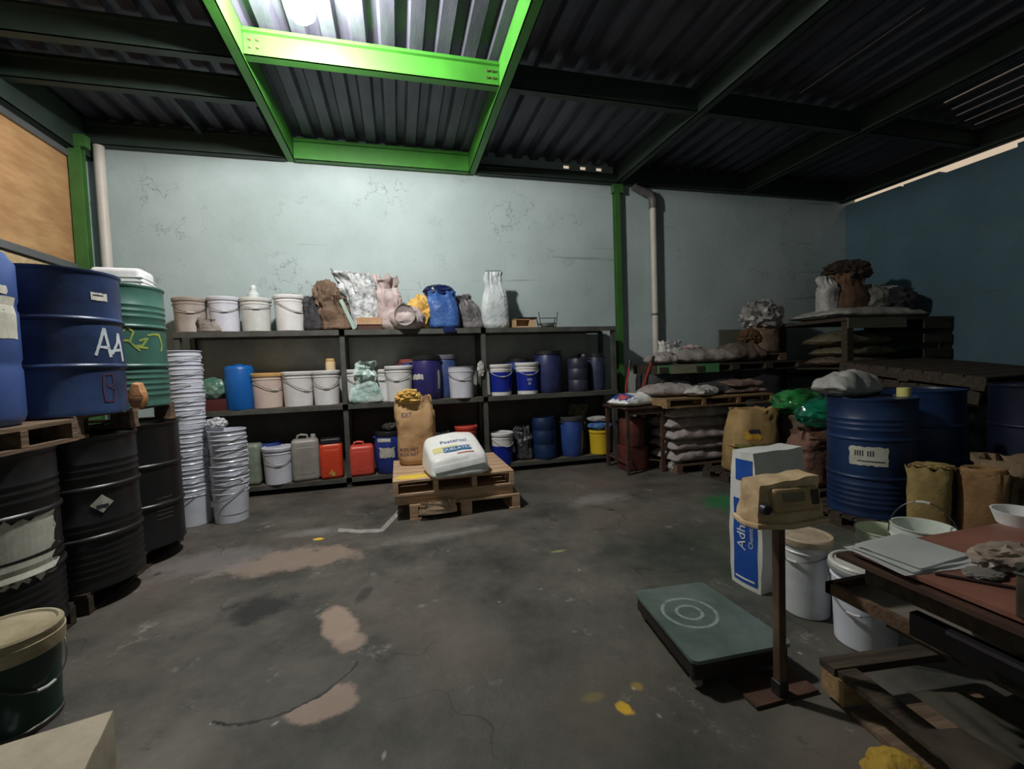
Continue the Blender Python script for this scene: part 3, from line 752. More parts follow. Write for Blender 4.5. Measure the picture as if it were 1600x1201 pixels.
# foreground left
p = cen(22, 1137, 0, .16); p = Vector((-1.535, 2.14, 0))
t = pail(p, 'dark green tub with a dusty beige lid in the left foreground', mat('dark_green_plastic', (10, 66, 52), (8, 44, 36), .35, scale=3), .152, .375, lid=True, lidm=mat('dusty_beige_lid', (206, 192, 162), (150, 134, 98), .6, scale=3, bump=.2), handle=True, drop=.16, hrot=.6, name='lidded_pail')
obj('base_rim', lathe([(.137, .0), (.142, .0), (.144, .02), (.139, .024)], 36), WIRE, t)
obj('lid_skirt', lathe([(.160, .295), (.163, .297), (.166, .35), (.160, .352)], 40), _M['dusty_beige_lid'], t)
t = thing('carton', 'open beige cardboard carton cut off by the lower left corner', 'box', (-1.06, 1.46, 0), .25)
CARD = mat('beige_carton', (196, 182, 158), (160, 146, 122), .8, scale=3, bump=.1)
obj('body', box(-.17, .17, -.16, .16, 0, .29, .004), CARD, t)
obj('flap', box(-.17, .17, -.16, .0, .291, .295, 0, Matrix.Translation((0, 0, .0))), CARD, t)
t = thing('clamp_ring', 'silver clamp piece on the floor between the green tub and the carton', 'clamp', (-1.42, 1.93, 0), .3)
obj('ring', tube([(.05*math.cos(q*PI/8), .04*math.sin(q*PI/8), .012) for q in range(16)], .011, 8, closed=True), mat('silver_metal', (190, 196, 200), None, .3, metal=.8), t)
obj('lever', tube([(.03, 0, .02), (.08, -.01, .03), (.11, -.02, .016)], .009), _M['silver_metal'], t)

# ================================================================== RACK CONTENTS
def onsh(px, i, Y=5.52): return Vector((aty(px, (500, 500, 500)[0], Y).x if False else aty(px, (735, 628, 512)[2-(2-i)] if False else {0: 735, 1: 620, 2: 505}[i], Y).x, Y, SHZ[i]))
ORL = mat('orange_lid', (232, 176, 96), None, .5)
CREAM = mat('cream_pail', (224, 202, 188), (206, 180, 166), .5, scale=3)
# top shelf
pail(onsh(299, 2), 'white pail at the left end of the top shelf, rag draped over it', mat('grimy_white_pail', (196, 184, 178), (150, 134, 124), .5, scale=4), .155, .36, lid=True, drop=.1)
sack('cloth', 'grey rag draped against the leftmost pail on the top shelf', 'cloth', onsh(328, 2, 5.40), standing(.22, .07, .15, 3, .5, .03, .1, .02), mat('dirty_rag', (168, 158, 150), (120, 108, 98), .8, bump=.4), .0)
pail(onsh(352, 2), 'lilac-white pail, second from the left on the top shelf', GREY_P, .152, .37, lid=True, drop=.10)
pail(onsh(401, 2), 'white pail on the top shelf with a small bottle standing on it', mat('warm_white_pail', (216, 216, 210), None, .5), .152, .36, lid=True, drop=.06)
pail(onsh(454, 2), 'white pail with slanting wire handle, beside the dark sack on the top shelf', WHITE_P, .158, .39, lid=True, drop=.12, hrot=.5)
p = onsh(399, 2); t = thing('small_bottle', 'small cloudy bottle standing on a white pail of the top shelf', 'bottle', (p.x, p.y, SHZ[2]+.372))
obj('body', lathe([(0, 0), (.055, 0), (.06, .01), (.06, .05), (.035, .08), (.03, .10), (0, .10)], 24), mat('cloudy_plastic', (214, 222, 220), None, .3), t)
obj('cap', lathe([(0, .10), (.034, .10), (.034, .13), (.026, .15), (0, .15)], 18), _M['cloudy_plastic'], t)
sack('sack', 'charcoal paper sack slumped on the top shelf right of the pails', 'sack', onsh(492, 2, 5.54), standing(.22, .22, .40, 11, .45, .05, .25, .03, lean=(-.05, 0)), SACKD, .2)
sack('sack', 'folded brown paper sack with dark mouth beside the charcoal sack', 'sack', onsh(528, 2, 5.50), standing(.31, .28, .40, 12, .55, .10, .15, .035, lean=(-.2, 0)), KRAFT_D, -.1)
sack('paper_roll', 'brown crushed paper bundle on top of the folded brown sack', 'paper', onsh(521, 2, 5.53)+Vector((0, 0, .30)), crumple(.12, .09, .14, 9, .3), KRAFT_D, 0, tilt=(0, -.4))
sack('board_strip', 'pale green strip of board leaning left of the big silvery sack', 'board', onsh(548, 2, 5.40)+Vector((0.04, 0, 0.012)), box(-.02, .02, -.012, .012, 0, .36), mat('pale_green_board', (170, 196, 184), None, .6), 0, tilt=(0, -.38))
sack('sack', 'large silvery crinkled sack leaning left on the top shelf', 'sack', onsh(577, 2, 5.60), standing(.36, .22, .70, 21, .92, .10, .25, .03, lean=(-.27, 0), jag=.05), mat('silvery_crinkle', (196, 198, 200), (120, 124, 126), .35, scale=12, amt=2, bump=.8, bscale=26), 0)
t = thing('cardboard_box', 'small open tan box before the silvery sack on the top shelf', 'box', onsh(578, 2, 5.46), .05)
obj('body', box(-.13, .13, -.08, .08, 0, .06), mat('dark_box_side', (92, 56, 44), None, .8), t, smooth=False)
obj('lid', box(-.145, .13, -.09, .09, .06, .14), CARD if False else mat('tan_card', (206, 164, 122), (176, 132, 92), .8), t, smooth=False)
sack('sack', 'pink-white crinkled sack standing with open mouth on the top shelf', 'sack', onsh(612, 2, 5.50), standing(.27, .22, .62, 31, .55, .08, .2, .03, lean=(-.1, 0), jag=.05), WOVEN_P, .1)
t = thing('sack', 'white sack lying on its side, round base facing out, on the top shelf', 'sack', onsh(636, 2, 5.42)+Vector((0, 0, .0)), -.2)
obj('body', crumple(.20, .17, .15, 41, .09, 1.6), WOVEN_P, t)
obj('round_base', lathe([(0, -.012), (.09, -.010), (.115, .0), (.12, .012)], 30, Matrix.Translation((.01, -.165, .15)) @ Matrix.Rotation(-PI/2, 4, 'X') @ Matrix.Scale(-1, 4, (0, 0, 1)), wob=.01), mat('dull_sack_base', (160, 150, 146), (130, 118, 114), .6, bump=.3), t)
sack('paper_bundle', 'yellow crumpled paper bundle left of the blue sack', 'paper', onsh(659, 2, 5.52), crumple(.13, .12, .18, 5, .35), YELCR, 0)
t = thing('sack', 'bright blue sack with dark blue folded top on the top shelf', 'sack', onsh(694, 2, 5.47), 0)
obj('body', standing(.36, .26, .46, 51, .75, .14, .4, .02, lean=(-.06, 0)), mat('bright_blue_sack', (62, 112, 190), (44, 84, 158), .5, scale=5, bump=.4), t)
obj('folded_top', crumple(.17, .10, .075, 7, .16, 1.5), mat('dark_blue_film', (24, 44, 110), (12, 22, 60), .3, bump=.3), t).location = (-.05, 0, .39)
obj('hanging_corner', box(-.07, .07, -.012, .0, -.05, .02, .004), _M['dark_blue_film'], t).location = (.04, -.155, 0)
sack('sack', 'dull grey sack slumped right of the blue sack', 'sack', onsh(737, 2, 5.58), standing(.30, .22, .43, 61, .35, .05, .1, .03, lean=(-.25, 0)), mat('dull_grey_sack', (140, 134, 136), (80, 76, 76), .6, bump=.5), 0)
t = thing('sack', 'tall white sack with a squared wire-stiffened mouth on the top shelf', 'sack', onsh(774, 2, 5.55), 0)
obj('body', standing(.34, .24, .72, 71, .50, .05, .30, .014, jag=.0), mat('bluish_white_sack', (214, 220, 222), (168, 176, 178), .45, scale=5, bump=.5), t)
obj('mouth_wire', tube([(-.11, 0, .56), (-.095, 0, .735), (.095, 0, .74), (.10, 0, .58)], .005), DARKST, t)
t = thing('wooden_box', 'small open-fronted wooden box with a dark lid on the top shelf', 'box', onsh(818, 2, 5.48), 0)
bm = bmesh.new(); bx(bm, -.14, .14, -.08, .08, 0, .02); bx(bm, -.14, -.115, -.08, .08, .02, .11); bx(bm, .06, .14, -.08, .08, .02, .11); bx(bm, -.14, .14, .06, .08, .02, .11); bx(bm, -.14, .14, -.08, .08, .1, .115)
obj('body', bm, mat('box_wood', (206, 172, 128), (176, 136, 94), .7), t, smooth=False)
obj('lid', box(-.12, .16, -.09, .09, .115, .13, .003), BLACKP, t, smooth=False)
t = thing('wire_stand', 'small rusty wire stand at the right of the top shelf', 'stand', onsh(855, 2, 5.48), 0)
bm = bmesh.new()
for s in (-1, 1): tube([(s*.10, -.05, 0), (s*.13, -.05, .20)], .006, 8, bm); tube([(s*.10, .05, 0), (s*.13, .05, .14)], .006, 8, bm)
tube([(-.11, -.05, .12), (.115, -.05, .12)], .006, 8, bm); tube([(-.1, -.05, .01), (.1, -.05, .01)], .006, 8, bm)
obj('frame', bm, DARKST, t)
obj('tray', lathe([(0, .02), (.08, .02), (.12, .055), (.114, .055), (.076, .026), (0, .026)], 28), mat('milky_plastic', (186, 198, 198), None, .4), t)

# middle shelf
t = thing('plastic_bag', 'cloudy green-tinted bag on a dark red block at the left of the middle shelf', 'bag', onsh(336, 1, 5.5)+Vector((0, 0, .125)))
obj('body', crumple(.13, .12, .12, 14, .15, 1.6), mat('cloudy_green_bag', (140, 158, 146), (40, 110, 84), .35, scale=3), t)
sack('crate', 'dark red block under the cloudy bag on the middle shelf', 'block', onsh(336, 1, 5.5), box(-.14, .14, -.1, .1, 0, .125, .006), mat('dark_red', (90, 30, 28), None, .6))
t = thing('jerrycan', 'saturated blue round canister on the middle shelf, left bay', 'canister', onsh(376, 1, 5.49), .1)
obj('body', lathe([(0, 0), (.14, 0), (.146, .01), (.142, .44), (.13, .47), (.11, .485), (0, .485)], 32), mat('saturated_blue', (10, 104, 196), (8, 92, 180), .4), t)
obj('cap', lathe([(0, .485), (.04, .485), (.04, .5), (0, .5)], 20), _M['saturated_blue'], t)
pail(onsh(419, 1), 'cream pail with an orange lid on the middle shelf', CREAM, .162, .38, lid=True, lidm=ORL, drop=.12, hrot=.4)
pail(onsh(467, 1), 'white pail right of the orange-lidded pail on the middle shelf', WHITE_P, .165, .385, lid=True, drop=.14, hrot=.5)
pail(onsh(511, 1), 'white pail carrying a tan jar, against the second rack post', WHITE_P, .148, .385, lid=True, drop=.13)
p = onsh(519, 1); t = thing('jar', 'small tan and white jar standing on a white pail of the middle shelf', 'jar', (p.x, p.y, SHZ[1]+.398))
obj('body', lathe([(0, 0), (.05, 0), (.055, .01), (.055, .09), (.045, .10), (0, .10)], 24), mat('cream_jar', (226, 206, 176), (236, 200, 140), .4, scale=12), t)
obj('cap', lathe([(0, .10), (.05, .10), (.05, .125), (.04, .135), (0, .135)], 20), mat('tan_cap', (232, 184, 110), None, .5), t)
pail(onsh(558, 1, 5.53), 'white pail left of the teal bag on the middle shelf', WHITE_P, .15, .385, lid=True, drop=.12, hrot=.5)
sack('plastic_bag', 'translucent teal bag tied at the neck, between white pails', 'bag', onsh(573, 1, 5.43)+Vector((0, -.02, 0)), standing(.36, .13, .48, 81, .22, .10, .0, .03, neck=(.78, .55, .12)), mat('teal_film', (206, 226, 220), (140, 182, 174), .3, scale=9, amt=2, bump=.5), 0)
pail(onsh(598, 1, 5.62), 'white pail half hidden behind the teal bag', WHITE_P, .15, .375, lid=True, drop=.06)
pail(onsh(625, 1, 5.47), 'white pail right of the teal bag, yellow stain under its lid', WHITE_P, .158, .41, lid=True, drop=.10, hrot=-.2)
t, b = plastic_drum(onsh(640, 1, 5.70), 'small blue barrel with reddish lid at the back of the middle shelf', BLUEP, .13, .50, lidm=mat('reddish_lid', (150, 70, 66), None, .5))
t, b = plastic_drum(onsh(668, 1, 5.53), 'purple-navy barrel with a torn white label on the middle shelf', mat('purple_navy', (52, 46, 120), (40, 36, 96), .35), .185, .535)
u, v = (1, 0, 0), (0, 0, 1); t.rotation_euler.z = 0
uv, fs = rect_uv(-.17, -.05, .25, .31, 8, 4, .02, 3); decal('torn_label', b, uv, fs, (0, -.2, 0), u, v, LABEL, t)
uv, fs = rect_uv(.125, .15, .13, .35, 3, 6, .006, 3); decal('sticker', b, uv, fs, (0, -.2, 0), u, v, LABEL, t)
plastic_drum(onsh(697, 1, 5.66), 'grey-topped blue barrel half hidden between the purple barrel and grey pail', mat('hazy_blue', (88, 98, 140), (44, 72, 130), .4), .15, .54, lidm=mat('grey_lid', (110, 108, 120), None, .5))
pail(onsh(722, 1, 5.46), 'lilac-grey pail with wrinkled cover at the right of the middle bay', GREY_P, .16, .385, lid=None, drop=.1)
sack('plastic_bag', 'tiny crumpled white bag tied to the third rack post', 'bag', onsh(753, 1, 5.345)+Vector((0, 0, .26)), crumple(.035, .02, .08, 3, .35), WOVEN)
BB = mat('royal_blue_print', (20, 46, 176), (16, 36, 150), .35)
pail(onsh(783, 1, 5.5), 'left one of the two blue-banded white pails in the right bay', WHITE_P, .148, .385, lid=True, band=(BB, .05, .30), drop=.09, hrot=.2)
pail(onsh(825, 1, 5.5), 'right one of the two blue-banded white pails, with white print', WHITE_P, .148, .395, lid=True, band=(BB, .05, .29), drop=.09, hrot=.2, txt=[('PINTURA', .045, .20, PW), ('19 L', .04, .155, PW)] if False else [('IIIII', .05, .19, PW), ('III', .05, .14, PW), ('-----', .06, .245, YELCR)])
plastic_drum(onsh(812, 1, 5.70), 'blue barrel behind the two blue-banded pails', BLUEP, .15, .47)
t, b = plastic_drum(onsh(858, 1, 5.56), 'big navy barrel with black lid on the middle shelf, right bay', mat('navy_barrel', (48, 58, 112), (34, 42, 86), .4), .19, .555)
plastic_drum(onsh(904, 1, 5.50), 'dark grey ribbed barrel right of the big navy barrel', mat('slate_barrel', (56, 60, 84), (40, 42, 60), .45), .135, .44, closed=True)
plastic_drum(onsh(933, 1, 5.56), 'dark slate barrel in the right corner of the middle shelf', mat('slate_blue_barrel', (62, 70, 104), (40, 46, 72), .45), .12, .50)
plastic_drum(onsh(896, 1, 5.73) if False else Vector((onsh(915, 1, 5.70).x, 5.70, SHZ[1])), 'dark barrel at the back behind the dark grey ribbed barrel', SACKD, .10, .50)
# bottom shelf
sack('jerrycan', 'greenish cloudy canister at the left of the bottom shelf', 'canister', onsh(392, 0, 5.5), box(-.10, .12, -.1, .1, 0, .46, .05), mat('greenish_cloudy', (146, 158, 140), (112, 122, 106), .4))
plastic_drum(onsh(424, 0, 5.67), 'blue barrel behind the lilac-white pail on the bottom shelf', BLUEP, .15, .44, closed=True)
pail(onsh(436, 0, 5.47), 'lilac-white pail at the left of the bottom shelf', GREY_P, .155, .40, lid=True, drop=.12)
jerry(onsh(479, 0, 5.47), 'tall cloudy grey canister beside the orange-red one on the bottom shelf', mat('cloudy_grey_plastic', (168, 164, 156), (136, 130, 122), .45, scale=4), .29, .2, .53)
t, b = jerry(onsh(519, 0, 5.47), 'orange-red canister with a black lid and yellow mark, bottom shelf', ORANGE, .25, .2, .46, capm=BLACKP)
obj('black_lid', box(-.11, .11, -.09, .09, .40, .465, .02), BLACKP, t)
uv, fs = strokes_uv([[(-.03, .02), (.0, .05), (.03, .02)], [(0, .0), (0, .07)], [(-.03, .05), (.03, .0)]], .012, 0, .04); decal('yellow_mark', b, uv, fs, (0, -.15, 0), (1, 0, 0), (0, 0, 1), YELCR, t, .006)
jerry(onsh(566, 0, 5.47), 'red rounded canister alone right of the rack post, bottom shelf', REDP, .285, .2, .40, cap=False)
t, b = plastic_drum(onsh(609, 0, 5.5), 'royal blue barrel with black clamp lid and torn label, bottom shelf', mat('royal_blue_barrel', (44, 66, 158), (32, 48, 126), .35), .165, .50)
t.rotation_euler.z = 0
uv, fs = rect_uv(-.10, .07, .20, .32, 8, 5, .02, 3); decal('torn_label', b, uv, fs, (0, -.2, 0), (1, 0, 0), (0, 0, 1), LABEL, t)
uv, fs = rect_uv(-.12, .03, .385, .425, 8, 3, .012, 3); decal('torn_label', b, uv, fs, (0, -.2, 0), (1, 0, 0), (0, 0, 1), LABEL, t)
sack('sack', 'small dark stone-like bundle on top of the royal blue barrel', 'bundle', onsh(614, 0, 5.52)+Vector((0, 0, .501)), crumple(.09, .08, .05, 2, .2), mat('dark_bundle', (62, 60, 54), None, .8))
sack('sack', 'dark sack with a grey top on the bottom shelf behind the white cement sack', 'sack', onsh(692, 0, 5.55), standing(.30, .25, .44, 91, .5, .1, .3, .02), SACKD)
pail(onsh(731, 0, 5.52), 'red ribbed pail on the bottom shelf behind the pallets', REDP, .135, .48, lid=True, drop=.05, beads=1)
pail(onsh(786, 0, 5.45), 'small blue-banded white pail alone on the bottom shelf', WHITE_P, .14, .375, lid=True, band=(BB, .0, .225), drop=.10, hrot=.5)
sack('plastic_bag', 'murky grey plastic bag right of the small blue-banded pail', 'bag', onsh(819, 0, 5.53), standing(.2, .18, .43, 95, .5, .08, .2, .03), mat('murky_film', (88, 86, 90), (54, 52, 56), .35, bump=.4))
plastic_drum(onsh(852, 0, 5.49), 'dark blue closed-top drum in the right bay of the bottom shelf', DNAVY, .155, .54, closed=True, handles=False)
t, b = plastic_drum(onsh(895, 0, 5.49), 'mid blue barrel with grey clamp lid between dark drum and yellow pail', mat('mid_blue_barrel', (48, 84, 166), (38, 66, 138), .35), .155, .52, lidm=mat('grey_lid2', (70, 70, 72), None, .4))
pail(onsh(938, 0, 5.47), 'yellow pail under a blue bag at the right end of the bottom shelf', mat('yellow_pail', (236, 198, 24), (216, 176, 16), .4), .138, .31, lid=True, handle=False, taper=.95)
sack('plastic_bag', 'bright blue bag spread over the yellow pail', 'bag', onsh(939, 0, 5.47)+Vector((0, 0, .323)), crumple(.155, .13, .055, 3, .14), mat('light_blue_bag', (74, 128, 190), None, .5, bump=.3))
sack('cloth', 'white cloth lying on the blue bag above the yellow pail', 'cloth', onsh(936, 0, 5.49)+Vector((0, 0, .432)), crumple(.13, .10, .035, 8, .2), WOVEN)
sack('sack', 'brown-black lumpy bundle at the back above the yellow pail', 'bundle', Vector((onsh(905, 0, 5.70).x, 5.70, SHZ[0])), standing(.22, .18, .66, 33, .9, .12, .4, .02), SACKO)

# ================================================================== CENTRE: pallets and sacks
pallet((.55, 4.36, 0), 'lower pallet of the centre pile, standing on three block feet on the floor', 1.01, .80, .14, PALLET, .0, blocks=True, nb=6)
sack('cloth', 'torn pale cloth scrap stuck along the front of the lower centre pallet', 'cloth', (.29, 3.945, .045), standing(.34, .03, .11, 5, .9, .015, .1, .012), mat('dusty_scrap', (206, 180, 152), (170, 138, 108), .8))
t = thing('wooden_slab', 'pale flat timber slab between the two centre pallets', 'slab', (.46, 4.38, .14))
obj('board', box(-.54, .54, -.38, .38, 0, .085, .004), PALLET, t, smooth=False)
pallet((.46, 4.45, .225), 'upper pallet of the centre pile, brown and white sacks on it', 1.10, .94, .135, PALLET, .0, nb=6, ns=4)
t = thing('kraft_sack', 'tall brown paper sack with yellow crumpled mouth on the centre pallet', 'sack', (cen(651, 720, .36, .12).x, 4.70, .36), .1)
b = obj('body', standing(.37, .26, .70, 101, .80, .10, .55, .018, jag=.02), KRAFT, t)
obj('crumpled_mouth', crumple(.10, .075, .06, 8, .45), YELCR, t).location = (-.06, -.03, .63)
for z in (.12, .17): 
    uv, fs = text_uv('KGS NET', .045, -.09, z); decal('lettering', b, uv, fs, (0, -.3, 0), (1, 0, 0), (0, 0, 1), mat('purple_ink', (84, 70, 100), None, .7), t)
uv, fs = text_uv('EXT', .06, -.10, .52); decal('lettering', b, uv, fs, (0, -.3, 0), (1, 0, 0), (0, 0, 1), _M['purple_ink'], t)
p = cen(712, 744, .36, .17)
t = thing('cement_sack', 'plump white sack with blue printed panel on the centre pallet', 'sack', p, .16)
bm = bmesh.new(); bx(bm, -.26, .26, -.17, .17, 0, .30); bmesh.ops.subdivide_edges(bm, edges=list(bm.edges), cuts=14, use_grid_fill=True)
for v_ in bm.verts:
    c = v_.co; x, y, z = c.x/.26, c.y/.17, (c.z-.15)/.15
    k = (abs(x)**7+abs(y)**7+abs(z)**7)**(1/7) or 1; l = max(abs(x), abs(y), abs(z)); q = l/k
    X, Y_, Z = x*q, y*q, z*q; f_ = (Z+1)/2
    c.x = X*.27*(1-.05*Z)+.06*f_*0; c.y = Y_*(.25-.05*f_)+.02*f_
    c.z = f_*(.25+.085*Y_+.015*X+.03*math.cos(X*1.3)) + .010*nz3(c.x*9, c.y*9, f_*3)*f_+.008*ridge(c.x*14, f_*6, c.y*8)*(1-f_)
z0 = min(v_.co.z for v_ in bm.verts)
for v_ in bm.verts: v_.co.z -= z0
WSACK = mat('white_paper_sack', (250, 250, 248), (232, 230, 224), .45, scale=3, bump=.5, bscale=9)
b = obj('body', bm, WSACK, t)
BLUEI = mat('cyan_blue_ink', (30, 118, 184), None, .5)
def topdecal(name, uvfs, m_, off=.003, cz=.2, tiltn=(0, -.55, 1)):
    n = Vector(tiltn).normalized(); u_ = Vector((1, 0, 0)); v_ = n.cross(u_)
    return decal(name, b, uvfs[0], uvfs[1], (0, -.06, cz), u_, v_, m_, t, off)
topdecal('yellow_panel', rect_uv(-.22, .02, -.02, .06, 8, 4), mat('pale_yellow_ink', (226, 216, 120), (214, 206, 140), .5))
topdecal('blue_panel', rect_uv(-.13, .13, -.04, .035, 8, 3), BLUEI, .004)
topdecal('lettering', text_uv('PEGACERAM', .042, .01, -.01), WSACK, .007) if False else topdecal('lettering', text_uv('QUELATEX', .058, .0, -.004), WSACK, .007)
topdecal('lettering', text_uv('Pastercal', .072, .0, .125), mat('blue_ink', (36, 84, 160), None, .5), .004)
topdecal('red_line', rect_uv(-.02, .14, -.085, -.072, 6, 1), mat('pink_ink', (220, 120, 110), None, .5), .004)
obj('folded_end', box(-.25, .22, -.012, .0, .0, .055, .003, Matrix.Translation((0, -.228, .085)) @ Matrix.Rotation(-.1, 4, 'Y') @ Matrix.Rotation(-.35, 4, 'X')), mat('bright_white_paper', (240, 240, 238), None, .5), t)
sack('yellow_powder', 'patch of yellow powder spilled on the upper centre pallet', 'powder', (.07, 4.12, .36), lathe([(0, .003), (.10, .003), (.14, .001), (.15, 0)], 28, Matrix.Diagonal((1, .55, 1, 1)), wob=.05, seed=3), mat('yellow_powder', (246, 204, 20), (222, 184, 60), .8))
# strip of cloth on floor
pts = [fl(530, 829), fl(560, 831), fl(595, 830), fl(612, 812), fl(626, 797)]
bm = bmesh.new(); prev = None
N_ = 40
for i in range(N_+1):
    s = i/N_*(len(pts)-1); k = min(int(s), len(pts)-2); q = pts[k].lerp(pts[k+1], s-k); dirv = (pts[k+1]-pts[k]).normalized(); nrm = Vector((-dirv.y, dirv.x, 0))
    wv = .025*(1+.4*nz3(i*.3, 0, 0)); hh = .012+.01*nz3(i*.5, 2, 1)
    row = [bm.verts.new(q+nrm*wv+Vector((0, 0, .002))), bm.verts.new(q+Vector((0, 0, hh+.01))), bm.verts.new(q-nrm*wv+Vector((0, 0, .002)))]
    if prev:
        for a_ in (0, 1): bm.faces.new((prev[a_], prev[a_+1], row[a_+1], row[a_]))
    prev = row
bmesh.ops.solidify(bm, geom=list(bm.faces), thickness=.003)
for v_ in bm.verts: v_.co.z = max(v_.co.z, .001)
tag(obj('cloth_strip', bm, mat('white_strip', (226, 222, 214), None, .7)), 'white cloth strip trailing on the floor from the centre pallets', 'cloth')

# ================================================================== RIGHT MIDDLE: rusty table, hand truck, sack piles
TX0, TX1, TY0, TY1, TZ = 2.56, 3.06, 4.64, 5.20, .80
t = thing('steel_stand', 'rusty square-legged steel stand carrying a white and blue bag', 'table', ((TX0+TX1)/2, (TY0+TY1)/2, 0))
w2, d2 = (TX1-TX0)/2, (TY1-TY0)/2
obj('tabletop', box(-w2-.02, w2+.02, -d2-.02, d2+.02, TZ-.02, TZ), RUST, t, smooth=False)
obj('apron', box(-w2, w2, -d2, -d2+.01, TZ-.09, TZ-.02), RUST, t, smooth=False)
for sx in (-1, 1):
    for sy in (-1, 1): obj('leg', box(sx*(w2-.02)-.018, sx*(w2-.02)+.018, sy*(d2-.02)-.018, sy*(d2-.02)+.018, 0, TZ-.02), RUST, t, smooth=False)
bm = bmesh.new(); tube([(-w2+.02, -d2+.02, .12), (w2-.02, d2-.02, .12)], .008, 8, bm); tube([(w2-.02, -d2+.02, .13), (-w2+.02, d2-.02, .13)], .008, 8, bm); tube([(-w2+.02, -d2+.02, .14), (-w2+.02, d2-.02, .14)], .008, 8, bm)
obj('cross_rod', bm, RUST, t)
t = thing('motor_drum', 'rusty red machine drum standing under the steel stand', 'machine', (2.78, 4.93, 0))
REDR = mat('rusty_red', (120, 48, 38), (70, 32, 28), .6, scale=6, bump=.2)
obj('body', lathe([(0, .3), (.14, .3), (.15, .32), (.15, .62), (.14, .64), (0, .64)], 28), REDR, t)
obj('frame', box(-.15, .15, -.12, .12, .0, .30, .02), REDR, t)
p = aty(1004, 622, 4.75); 
t = thing('bag', 'white bag with blue and red printed end lying on the steel stand', 'bag', (2.80, 4.86, TZ), .28)
b = obj('body', lying(.62, .38, .15, 7, .015, .012), WSACK, t)
BLI = mat('bag_blue_ink', (28, 84, 178), None, .5)
decal('blue_print', b, *rect_uv(-.29, -.14, -.17, .17, 10, 8, .03, 2), (0, 0, .05), (1, 0, 0), (0, 1, 0), BLI, t, .003)
decal('red_print', b, *rect_uv(-.285, -.20, -.12, .02, 6, 6, .03, 4), (0, 0, .05), (1, 0, 0), (0, 1, 0), mat('bag_red_ink', (222, 110, 110), (200, 60, 70), .5), t, .006)
t = thing('hand_truck', 'red hand truck with two black grips behind the steel stand', 'trolley', (2.95, 5.30, 0))
RD = mat('red_paint', (196, 52, 44), None, .4)
a1 = aty(985, 562, 5.30); a2 = aty(1021, 556, 5.30); b1 = aty(978, 604, 5.30); b2 = aty(1003, 608, 5.30)
for a_, b_ in ((a1, b1), (a2, b2)):
    A_ = Vector((a_.x-2.95, 0, a_.z)); B_ = Vector((b_.x-2.95, 0, b_.z)); D_ = (B_-A_).normalized()
    fr = obj('rail', tube([A_+D_*.08, B_, Vector((B_.x, 0, .10))], .014), RD, t)
    obj('grip', tube([A_, A_+D_*.10], .018), BLACKP, t)
obj('cross_bar', tube([(b1.x-2.95, 0, .7), (b2.x-2.95, 0, .7)], .012), RD, t)
obj('toe_plate', box(b1.x-2.97, b2.x-2.93, -.15, .02, .0, .012), RD, t)
for s in (b1.x-2.99, b2.x-2.91): obj('wheel', lathe([(0, -.02), (.09, -.02), (.1, 0), (.09, .02), (0, .02)], 20, Matrix.Translation((s, .02, .1)) @ Matrix.Rotation(PI/2, 4, 'Y')), BLACKP, t)
sack('white_board', 'small white board leaning on the back wall beside the rack', 'board', (aty(984, 585, 5.83).x, 5.84, 0), box(-.16, .16, -.012, .012, 0, 1.18), mat('white_board', (206, 210, 206), None, .6))

# grey sacks stacked on pallet
pallet((3.53, 4.78, 0), 'dark floor pallet under the stack of lilac-grey sacks', .85, .62, .11, PALLET_D, 0, blocks=True)
lay = ['bottom', 'second from the bottom', 'middle', 'second from the top', 'top']
z = .11
for k in range(5):
    for s in (0, 1):
        w = (.70, .44)[s] if False else .78
        if s == 1: continue
        random.seed(k+5)
        sack('sack', 'dusty lilac-grey sack, %s of the stack beside the steel stand' % lay[k], 'sack', (3.52+random.uniform(-.03, .03), 4.76+random.uniform(-.02, .02), z), lying(.88, .58, .18, 20+k, .02, .02, sag=.015), SACKG, random.uniform(-.05, .05), 'stack of lilac-grey sacks')
    z += .132
sack('plastic_bag', 'small white crumpled bag tucked between the steel stand and the grey sacks', 'bag', (3.05, 4.92, .66) if False else (3.17, 4.60, .0), crumple(.07, .07, .07, 4, .25), WOVEN)
PZ = .86
# supports carrying the second pallet: two posts of timber blocks
t = thing('timber_block', 'brown carton wedged between the grey sacks and the light pallet above', 'block', (3.6, 4.78, z))
obj('body', box(-.35, .35, -.25, .25, 0, PZ-.105-z, .004) if PZ-.105-z > .01 else box(-.3, .3, -.2, .2, 0, .02), PALLET_D, t, smooth=False)
PZ0 = max(z+.02, PZ-.105)
pallet((3.66, 4.80, PZ0), 'light wooden pallet lying on top of the lilac-grey sack stack', 1.45, .85, .105, wood('tan_pallet', (176, 138, 92), (130, 100, 66)), -.02, ns=4)
PT = PZ0+.105
sack('sack', 'flat grey sack on the left of the light pallet', 'sack', (3.22, 4.82, PT), lying(.62, .46, .15, 33, .02, .015), SACKG, -.1)
sack('sack', 'crumpled whitish sack spilling over the front of the light pallet', 'sack', (3.50, 4.55, PT), lying(.42, .26, .10, 34, .03, .03), WOVEN, .5)
sack('sack', 'dark folded sack in the middle of the light pallet', 'sack', (3.85, 4.80, PT), lying(.46, .44, .13, 35, .02, .02), SACKD, .1)
sack('sack', 'pinkish brown sack, the lower of two at the right of the light pallet', 'sack', (4.16, 4.72, PT), lying(.58, .42, .08, 36, .02, .015), mat('pinkish_brown_sack', (150, 118, 106), (104, 80, 70), .7, bump=.5), 0)
sack('sack', 'pinkish brown sack, the upper of two at the right of the light pallet', 'sack', (4.18, 4.72, PT+.075), lying(.52, .40, .085, 37, .02, .012), _M['pinkish_brown_sack'], .1)

